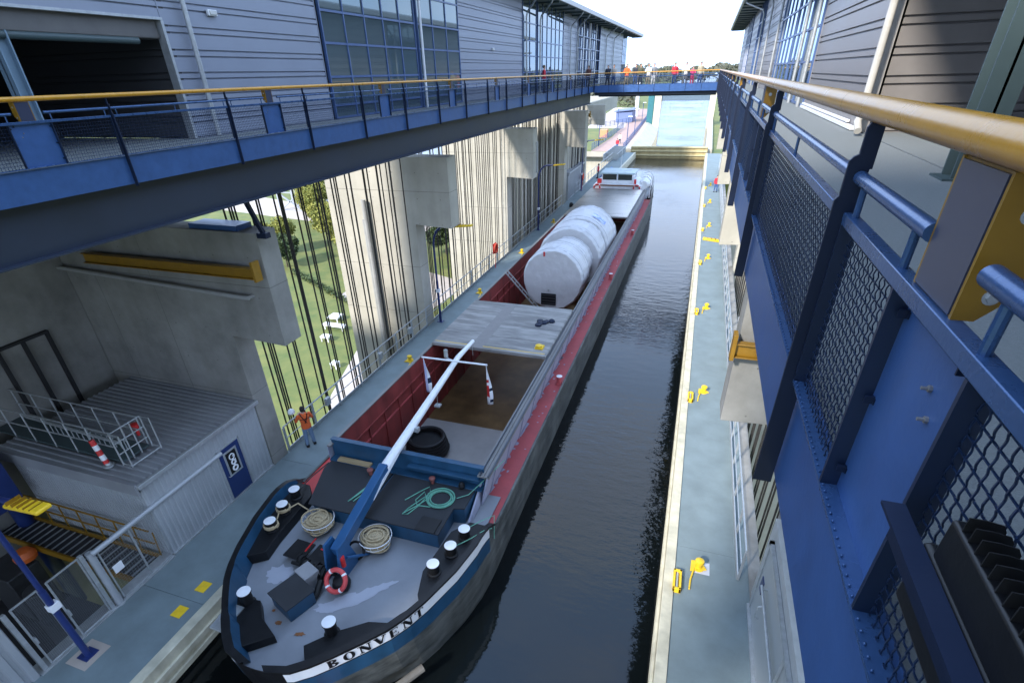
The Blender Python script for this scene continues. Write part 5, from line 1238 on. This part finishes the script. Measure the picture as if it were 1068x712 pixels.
# ------------------------------------------------------------------ people
HAIR = {}
def person(loc, rz, jacket, trous, hair, label, pose='stand', detail=False, cap=None, vox=.028, group=None):
    t = empty('person', loc); t.rotation_euler = (0, 0, rz); tag(t, label, 'person', group)
    L = Vector(loc)
    def ell(mb, secs, n=16):
        v = []; f = []
        for (cx, cy, cz, rx, ry) in secs:
            for k in range(n): a = 2*math.pi*k/n; v.append((L.x+cx+rx*math.cos(a), L.y+cy+ry*math.sin(a), L.z+cz))
        for i in range(len(secs)-1):
            for k in range(n): f.append((i*n+k, i*n+(k+1) % n, (i+1)*n+(k+1) % n, (i+1)*n+k))
        f.append(tuple(range(n))[::-1]); f.append(tuple((len(secs)-1)*n+k for k in range(n))); mb.add(v, f)
    def limb(mb, pts, r0, r1, n=10):
        pts = [L+Vector(p) for p in pts]; m = len(pts)
        for i in range(m-1): mb.tube([pts[i], pts[i+1]], r0+(r1-r0)*i/(m-1), n, r2=r0+(r1-r0)*(i+1)/(m-1))
        for i in range(m): 
            rr = r0+(r1-r0)*i/(m-1); mb.lathe(pts[i], [(.001, -rr), (rr*.7, -rr*.7), (rr, 0), (rr*.7, rr*.7), (.001, rr)], n)
    if pose == 'hold': arms = [[(-.20, 0, 1.42), (-.30, .10, 1.17), (-.12, .32, 1.30)], [(.20, 0, 1.42), (.30, .12, 1.17), (.10, .34, 1.25)]]
    elif pose == 'lean': arms = [[(-.20, 0, 1.40), (-.27, .12, 1.16), (-.20, .36, 1.14)], [(.20, 0, 1.40), (.27, .12, 1.16), (.20, .36, 1.14)]]
    else: arms = [[(-.20, 0, 1.42), (-.27, .0, 1.13), (-.25, .12, .88)], [(.20, 0, 1.42), (.27, .0, 1.13), (.25, .12, .88)]]
    b = MB()
    torso = [(0, 0, .86, .13, .10), (0, 0, .95, .165, .115), (0, 0, 1.08, .145, .10), (0, .0, 1.25, .17, .115), (0, 0, 1.38, .19, .11), (0, 0, 1.46, .12, .085), (0, .0, 1.49, .065, .065), (0, .01, 1.56, .055, .06)]
    ell(b, torso)
    legs = [[(-.09, 0, .90), (-.11, .02, .50), (-.13, -.02, .09)], [(.09, 0, .90), (.12, .03, .50), (.15, .05, .09)]]
    for lg in legs: limb(b, lg, .082, .04)
    for a in arms: limb(b, a, .05, .026)
    # head with nose, brow, ears, chin
    ell(b, [(0, .01, 1.53, .03, .04), (0, .02, 1.555, .058, .075), (0, .02, 1.61, .072, .092), (0, .012, 1.67, .077, .098), (0, .005, 1.72, .068, .086), (0, 0, 1.755, .035, .045)])
    b.lathe(L+Vector((0, .115, 1.625)), [(.001, -.02), (.014, -.012), (.012, .01), (.004, .03)], 8)
    for s in (-1, 1): b.lathe(L+Vector((s*.078, .005, 1.635)), [(.001, -.028), (.014, -.01), (.014, .015), (.001, .03)], 8)
    for a in arms:       # hands: palm and five bent fingers
        w = Vector(a[2]); d = (w-Vector(a[1])).normalized(); sd = d.cross(Vector((0, 0, 1))).normalized(); dn = Vector((0, 0, -1))
        b.bar(L+w, L+w+d*.09, .07, .028)
        for k, ln in enumerate((.06, .075, .08, .07)):
            o = w+d*.085+sd*(-.027+.018*k); b.tube([L+o, L+o+d*ln*.55+dn*.01, L+o+d*ln*.8+dn*.04], .009, 6)
        o = w+d*.03-sd*.035; b.tube([L+o, L+o-sd*.03+d*.03, L+o-sd*.03+d*.065+dn*.01], .011, 6)
    for lg in legs:
        b.box(L.x+lg[2][0]-.045, L.x+lg[2][0]+.045, L.y+lg[2][1]-.07, L.y+lg[2][1]+.17, L.z+.0, L.z+.09)
    o = b.build('body', SKIN, t); m = o.modifiers.new('remesh', 'REMESH'); m.mode = 'VOXEL'; m.voxel_size = vox*.45 if detail else vox; m.use_smooth_shade = True
    j = MB(); ell(j, [(0, 0, .84, .185, .135), (0, 0, .95, .185, .135), (0, 0, 1.08, .172, .125), (0, 0, 1.25, .192, .135), (0, 0, 1.38, .21, .13), (0, 0, 1.46, .14, .10), (0, 0, 1.50, .085, .08)])
    for a in arms:
        e = Vector(a[1]); w = Vector(a[2]); limb(j, [a[0], a[1], tuple(e.lerp(w, .85))], .07, .045)
    o = j.build('jacket', jacket, t); m = o.modifiers.new('remesh', 'REMESH'); m.mode = 'VOXEL'; m.voxel_size = vox*.5 if detail else vox; m.use_smooth_shade = True
    l = MB(); ell(l, [(0, 0, .80, .15, .115), (0, 0, .90, .18, .13), (0, 0, .98, .175, .125)])
    for lg in legs: limb(l, [(lg[0][0], 0, .86), lg[1], (lg[2][0], lg[2][1], .12)], .10, .06)
    o = l.build('trousers', trous, t); m = o.modifiers.new('remesh', 'REMESH'); m.mode = 'VOXEL'; m.voxel_size = vox*.5 if detail else vox; m.use_smooth_shade = True
    s_ = MB()
    for lg in legs: s_.box(L.x+lg[2][0]-.055, L.x+lg[2][0]+.055, L.y+lg[2][1]-.08, L.y+lg[2][1]+.2, L.z+.002, L.z+.11)
    s_.build('shoes', BLACK, t, bevel=.03)
    h = MB(); ell(h, [(0, -.025, 1.60, .082, .08), (0, -.015, 1.66, .090, .10), (0, -.01, 1.72, .088, .105), (0, -.005, 1.765, .06, .075), (0, 0, 1.785, .02, .025)])
    h.build('hair' if not cap else 'cap', hair if not cap else cap, t)
    if detail:
        k = MB()
        for s in (-1, 1): k.tube([L+Vector((s*.09, .14, 1.2)), L+Vector((s*.12, .08, 1.47)), L+Vector((s*.12, -.10, 1.47)), L+Vector((s*.05, -.155, 1.30)), L+Vector((-s*.04, -.15, 1.12))], .016, 6)
        k.tube([L+Vector((-.19, -.06, 1.28)), L+Vector((0, -.155, 1.30)), L+Vector((.19, -.06, 1.28))], .014, 6)
        k.build('harness_strap', BLACK, t)
    return t
def cloth(n, c): return mat(n, c, .85, var=.12, scale=6)
ORG_ = cloth('orange_jacket', (.75, .13, .03)); JEAN = cloth('light_jeans', (.17, .25, .37)); DKH = cloth('dark_hair', (.02, .015, .012)); DKC = cloth('dark_cloth', (.03, .035, .05)); GRC = cloth('grey_cloth', (.18, .19, .2))
WHC = cloth('white_cloth', (.65, .65, .65)); REDC = cloth('red_cloth', (.5, .03, .05)); PINK = cloth('pink_cloth', (.55, .05, .15)); BRH = cloth('brown_hair', (.1, .06, .03)); KHA = cloth('khaki_cloth', (.3, .26, .18)); BLC = cloth('blue_cloth', (.05, .1, .25))
person((-12.62, 13.05, ZD), R(52), ORG_, JEAN, DKH, 'person in an orange jacket and light jeans standing at the left deck railing', 'hold', True)
wh_ = MB().lathe((-13.02, 12.92, ZD+1.5), [(.12, 0), (.13, .03), (.12, .10), (.07, .16), (.01, .18)], 18)
wh_ = tag(wh_.build('white_helmet', WHITE), 'white helmet held up by the person in the orange jacket', 'helmet')
crowd = [(-11.2, 1.2, cloth('brown_cloth', (.12, .05, .04)), DKC, 'person in dark brown leaning at the left corner of the cross bridge'),
 (-9.3, .5, DKC, DKC, 'leftmost dark clothed person on the cross bridge'), (-8.75, .3, GRC, BLC, 'person in a grey top left of the orange jacket on the bridge'),
 (-7.55, .4, ORG_, KHA, 'person in a bright orange jacket on the cross bridge'), (-6.75, .6, DKC, BLC, 'dark clothed person right of the orange jacket on the bridge'),
 (-6.3, .3, cloth('olive_cloth', (.08, .08, .05)), DKC, 'person in an olive jacket near the middle of the bridge'), (-5.6, .5, WHC, KHA, 'person in white near the middle of the bridge'),
 (-5.15, .9, GRC, WHC, 'person with pale trousers right of the middle of the bridge'), (-3.3, .4, REDC, BLC, 'person in a red jacket on the right half of the bridge'),
 (-2.35, .5, WHC, GRC, 'person in a white top right of the red jacket on the bridge'), (-1.75, .3, PINK, PINK, 'short person in pink on the right half of the bridge'), (-1.1, .7, cloth('beige_cloth', (.4, .35, .25)), BLC, 'rightmost person in beige on the cross bridge')]
for x, dy, jc, tc_, lb in crowd:
    p = person((x, 57.55+dy*.5, ZF), R(180+random.uniform(-25, 25)), jc, tc_, random.choice([DKH, BRH, GRC]), lb, random.choice(['lean', 'lean', 'stand']), vox=.035)
    if 'short' in lb: p.scale = (.82, .82, .82)
person((-12.5, 30.0+45, ZD), R(100), REDC, DKC, DKH, 'distant person in red on the left deck beyond the stern', vox=.04)
person((-14.8, 108, -12.19), R(200), REDC, BLC, DKH, 'distant person in red at the start of the promenade', vox=.04)
person((-15.6, 117, -12.19), R(180), WHC, DKC, BRH, 'distant person in white on the promenade', vox=.04)
person((2.2, 68, ZD), R(180), REDC, BLC, DKH, 'distant person in red on the far right deck', vox=.04)
# red lamps on walkway etc: worker on the left walkway reflected
person((-11.9, 44.5, ZF), R(-70), REDC, DKC, BRH, 'person in red on the left walkway in front of the far window', vox=.035)

# ------------------------------------------------------------------ far quay
def quay_rail(P0, P1, n, lab):
    t = empty('quay_railing', P0); tag(t, lab, 'railing', 'blue railings on the far quay')
    mb = MB(); A = Vector(P0); B = Vector(P1)
    for i in range(n+1): p = A.lerp(B, i/n); mb.box(p.x-.05, p.x+.05, p.y-.05, p.y+.05, p.z, p.z+1.15)
    for z in (1.15, .8, .45, .15): mb.bar(A+Vector((0, 0, z)), B+Vector((0, 0, z)), .06)
    mb.build('rail', mat('quay_blue', (.03, .07, .18), .5), t, smooth=False)
quay_rail((-13.3, 105, -12.1), (-18.5, 228, -12.1), 50, 'long blue railing along the canal side of the promenade')
quay_rail((-18.9, 105, -12.1), (-19.4, 150, -12.1), 20, 'blue railing along the grass side of the promenade')
quay_rail((-26, 150, -12.1), (-19.6, 165, -12.1), 8, 'short blue railing around the pale square')
pl = MB().box(-14.9, -13.4, 160, 161.6, -12.3, -3.4); pl.box(-15.1, -13.3, 159.7, 161.9, -12.3, -11.6)
tag(pl.build('teal_pylon', mat('teal_paint', (.02, .13, .15), .5), bevel=.03), 'tall teal steel pylon on the far quay', 'pylon')
tag(MB().box(-21.5, -20.6, 190, 192, -12.3, -3).box(-21.7, -20.4, 189.8, 192.2, -5, -4.6).build('light_tower', WHITE, bevel=.02), 'slim white tower beside the teal pylon on the far quay', 'tower')
tag(MB().box(-16.5, -13.5, 178, 186, -12.3, -4).box(-16.8, -13.2, 177.6, 186.4, -4, -3.6).build('quay_building', SANDP, bevel=.03), 'pale stone block at the edge of the far canal', 'building')
def qlamp(x, y, lab):
    t = empty('street_lamp', (x, y, -12.19)); tag(t, lab, 'street lamp', 'slim lamps along the promenade')
    MB().cyl((x, y, -12.19), (x, y, -7.2), .07, 8).build('pole', mat('quay_blue', (.05, .12, .3)), t)
    MB().box(x-.1, x+.7, y-.1, y+.1, -7.2, -7.08).build('lamp_head', WHITE, t)
for i, (x, y) in enumerate(((-13.6, 112), (-14.9, 135), (-16.2, 162), (-18.9, 112), (-19.2, 138))): qlamp(x, y, ['nearest slim lamp on the canal side of the promenade', 'second slim lamp on the canal side of the promenade', 'third slim lamp on the canal side of the promenade', 'nearest slim lamp on the grass side of the promenade', 'second slim lamp on the grass side of the promenade'][i])
k = MB().prism([(-24, 168, -12.2), (-19.6, 168, -12.2), (-19.6, 176, -12.2), (-24, 176, -12.2)], (0, 0, 2.6)).prism([(-24.5, 167.5, -9.6), (-19.2, 167.5, -9.2), (-19.2, 176.5, -9.2), (-24.5, 176.5, -9.6)], (0, 0, .25))
tag(k.build('kiosk', mat('kiosk_blue', (.12, .16, .3), .5), smooth=False), 'low bluish kiosk with a pale flat roof beside the promenade', 'kiosk')
tag(MB().box(-21.5, -20, 128, 130, -12.2, -10.7).build('information_board', mat('board_orange', (.6, .25, .12), .6), smooth=False, bevel=.02), 'orange board on the grass beside the promenade', 'board')
# stairs/steel platform where the left deck meets the quay
st_ = MB()
for kx in range(5): st_.box(-14.4, -12.3, 92+kx*2.2, 92.1+kx*2.2, ZD, ZD+1.1)
st_.box(-14.4, -14.3, 90, 103, ZD, ZD+1.1).tube([(-12.3, 90, ZD+1.1), (-12.3, 103, ZD+1.1)], .03, 6)
tag(st_.build('gate_platform', GALV, smooth=False), 'grey steel platform railings at the far left corner of the trough', 'platform')
fr_ = MB().box(-9.9, -9.6, 216, 217, -13.2, -12.9)
# bridge-like lifting beam hanging over the canal under the cross bridge
gb = empty('lifting_gate_beam', (-5.7, 160, -4)); tag(gb, 'grey blue steel lifting beam hanging across the far canal between pale pillars', 'gate')
MB().box(-11.6, .2, 159.6, 160.4, -6.75, -4.2).build('beam', mat('beam_grey_blue', (.09, .13, .17), .5), gb, bevel=.03)
for x in (-10, -1.5): MB().cyl((x, 159.5, -5.1), (x, 159.1, -5.1), .22, 10).build('pulley', GALV, gb)
for x0, x1 in ((-13.2, -11.55), (.15, 1.6)): MB().box(x0, x1, 159.2, 160.8, -16, -3.6).build('pillar', CREAM, gb, smooth=False)
tb = MB().cyl((4.5, 103, -12), (4.5, 103, 3.2), .15, 10).box(3.6, 5.4, 102.9, 103.1, 2.9, 3.1)
tag(tb.build('signal_mast', mat('mast_grey', (.2, .2, .2), .6)), 'tall thin mast with a short cross arm at the end of the right hall', 'mast')

# added unseen block behind the viewer, keeps sun off the near railing and deck
tag(MB().box(-8, 5, -13.4, -12.4, 3.5, 15).box(-8, -7.4, -13.4, -12.4, -1.4, 3.5).box(4.2, 5, -13.4, -12.4, -1.4, 3.5).build('sun_blocker', CLADR, smooth=False), 'added unseen grey sun blocker behind the viewer between the two halls', 'sun blocker')
# ------------------------------------------------------------------ vegetation
def tree(x, y, z0, h, r, leaf, lab, n=7000, seed=1, ls=.30, grp='trees on the lawn below the lift'):
    rnd = random.Random(seed); t = empty('tree', (x, y, z0)); tag(t, lab, 'tree', grp)
    tm = MB(); tm.tube([(x, y, z0), (x+.1, y, z0+h*.35), (x, y+.1, z0+h*.75)], h*.028, 8, r2=h*.009)
    cl = []
    for k in range(11):
        a = rnd.uniform(0, 6.28); rr = r*rnd.uniform(.25, .75); zz = z0+h*rnd.uniform(.38, .88)
        c = Vector((x+rr*math.cos(a), y+rr*math.sin(a), zz)); cl.append((c, r*rnd.uniform(.3, .5)))
        tm.tube([(x, y, z0+h*.3+h*.03*k), tuple((Vector((x, y, zz-.6))+c)/2), tuple(c)], h*.010, 5, r2=h*.003)
    tm.build('trunk', BARK, t)
    v = []; f = []; 
    for i in range(n):
        c, cr = rnd.choice(cl); d = Vector((rnd.gauss(0, 1), rnd.gauss(0, 1), rnd.gauss(0, .8))).normalized()*cr*rnd.uniform(.45, 1.08); p = c+d
        a = Vector((rnd.uniform(-1, 1), rnd.uniform(-1, 1), rnd.uniform(-1, 1))).normalized(); b = a.cross(Vector((rnd.uniform(-1, 1), rnd.uniform(-1, 1), rnd.uniform(-1, 1)))).normalized(); s = ls*rnd.uniform(.6, 1.3); k = len(v)
        v += [p-a*s-b*s*.2, p+b*s*.6, p+a*s+b*s*.2, p-b*s*.6]; f.append((k, k+1, k+2, k+3))
    MB().add(v, f).build('crown', leaf, t, smooth=False)
    return t
TR = [(-118, 150, 14, 6.5, 0, 'yellow green tree behind the hoist ropes nearest the steel truss'), (-104, 138, 12, 6, 0, 'rounded yellow green tree in the middle of the lawn group'), (-92, 129, 13, 6.5, 0, 'yellow green tree at the right of the lawn group'),
      (-128, 163, 15, 7, 0, 'tall pale green tree at the back of the lawn group'), (-110, 122, 9, 5, 0, 'low yellow green tree in front of the lawn group'), (-100, 112, 8, 4, 1, 'small dark conifer at the near edge of the lawn group'), (-80, 118, 12, 6, 0, 'yellow green tree close to the second pier'),
      (-70, 160, 13, 7, 0, 'green tree seen between the second pier column and the ropes'), (-63, 133, 10, 5, 1, 'dark green tree right of the second pier column')]
for i, (x, y, h, r, d, lb) in enumerate(TR): tree(x, y, -42, h, r, LEAFD if d else LEAFY, lb, seed=i+1, ls=.36)
struct(MB().quad((-49.4, 57.8, -41.99), (-46, 52, -41.99), (-38, 56, -41.99), (-44, 72, -41.99), (-54, 96, -41.99), (-57, 92, -41.99), (-54.2, 73, -41.99)).build('lawn_path', SANDP, smooth=False), label='pale curved path across the lawn below', cat='path')
struct(MB().quad((-40, -20, -41.985), (-34, -20, -41.985), (-34, 160, -41.985), (-40, 160, -41.985)).build('foot_path', REDPAVE, smooth=False), label='reddish path along the foot of the piers', cat='path')
struct(MB().quad((-200, 172, -41.98), (-80, 150, -41.98), (-80, 162, -41.98), (-200, 200, -41.98)).build('access_road', SANDP, smooth=False), label='pale road behind the trees on the lawn', cat='road')
struct(MB().quad((-74, 96, -41.98), (-50, 84, -41.98), (-48, 112, -41.98), (-72, 122, -41.98)).build('terrace', SANDP, smooth=False), label='pale terrace on the lawn behind the second pier', cat='terrace')
for i, (x, y, a, b, lb) in enumerate(((-63.5, 80, 5, 1.2, 'long white bench like table on the lawn'), (-66, 84, 2.4, 2.4, 'square white stand on the lawn'), (-62, 75, 1.8, 1.4, 'small white table on the lawn in front of the long one'), (-54, 66, 1.2, 1.2, 'white seat on the lawn beside the curved path'))):
    mb = MB().box(x-a/2, x+a/2, y-b/2, y+b/2, -41.2, -40.9)
    for sx in (-.8, .8):
        for sy in (-.8, .8): mb.box(x+sx*a/2-.08, x+sx*a/2+.08, y+sy*b/2-.08, y+sy*b/2+.08, -42, -41.2)
    tag(mb.build('garden_table', WHITE, smooth=False), lb, 'table')
hd = MB()
for k in range(1500):
    t = random.random(); p = Vector((-95+40*t, 108-42*t*.55, -42+random.uniform(0, 1.3)))+Vector((random.uniform(-.6, .6), random.uniform(-.6, .6), 0)); s = .22
    a = Vector((random.uniform(-1, 1), random.uniform(-1, 1), random.uniform(-1, 1))).normalized()*s; b = Vector((random.uniform(-1, 1), random.uniform(-1, 1), random.uniform(-1, 1))).normalized()*s
    hd.quad(p-a, p+b, p+a, p-b)
tag(hd.build('hedge', LEAFD, smooth=False), 'low dark hedge crossing the lawn below', 'hedge')
# old steel lift legs seen far left
tr_ = MB(); X0, Y0, Z0 = -150, 172, -42
for dx in (0, 10, 20):
    for dy in (0, 8): tr_.bar((X0+dx, Y0+dy, Z0), (X0+dx*.9, Y0+dy, Z0+34), .8)
for k in range(5):
    z = Z0+k*6.5
    for dy in (0, 8):
        for dx in (0, 10):
            tr_.bar((X0+dx, Y0+dy, z), (X0+dx+10, Y0+dy, z+6.5), .45); tr_.bar((X0+dx+10, Y0+dy, z), (X0+dx, Y0+dy, z+6.5), .45); tr_.bar((X0+dx, Y0+dy, z), (X0+dx+10, Y0+dy, z), .4)
tag(tr_.build('steel_truss', mat('truss_grey', (.28, .30, .34), .6), smooth=False), 'grey riveted steel trestle standing far behind the ropes', 'trestle')
# far wood
rnd = random.Random(4); v = []; f = []
for i in range(26000):
    x = rnd.uniform(-1100, 700); u = rnd.random(); y = 760+120*u+60*math.sin(x*.011)+.12*abs(x); hh = 14.5+3.0*math.sin(x*.05)*math.sin(x*.021+2)+2.2*math.sin(x*.21)
    if -58 < x+ (y*0) < 18 and y < 700: continue
    z = -12.5+hh*rnd.random()**.6+u*1.5; p = Vector((x, y, z)); s = rnd.uniform(1.2, 2.6)
    a = Vector((rnd.uniform(-1, 1), rnd.uniform(-.3, .3), rnd.uniform(-1, 1))).normalized()*s; b = Vector((rnd.uniform(-1, 1), rnd.uniform(-1, 1), rnd.uniform(-1, 1))).normalized()*s; k = len(v)
    v += [p-a, p+b, p+a, p-b]; f.append((k, k+1, k+2, k+3))
o = MB().add(v, f).build('far_wood', LEAFF, smooth=False); struct(o, 'stuff', 'grey green wood along the horizon', 'wood')
v = []; f = []
for i in range(9000):          # shore bushes left of the far canal
    t = rnd.random(); y = 240+480*t; x = -(24+.105*(y-230))-rnd.random()**1.5*60-2; z = -12.2+rnd.random()**.7*(3.5+3*math.sin(y*.04+x*.05)); p = Vector((x, y, z)); s = rnd.uniform(.5, 1.2)
    a = Vector((rnd.uniform(-1, 1), rnd.uniform(-1, 1), rnd.uniform(-1, 1))).normalized()*s; b = Vector((rnd.uniform(-1, 1), rnd.uniform(-1, 1), rnd.uniform(-1, 1))).normalized()*s; k = len(v)
    v += [p-a, p+b, p+a, p-b]; f.append((k, k+1, k+2, k+3))
o = MB().add(v, f).build('shore_bushes', LEAFF, smooth=False); struct(o, 'stuff', 'low bushes along the left shore of the far canal', 'bushes')
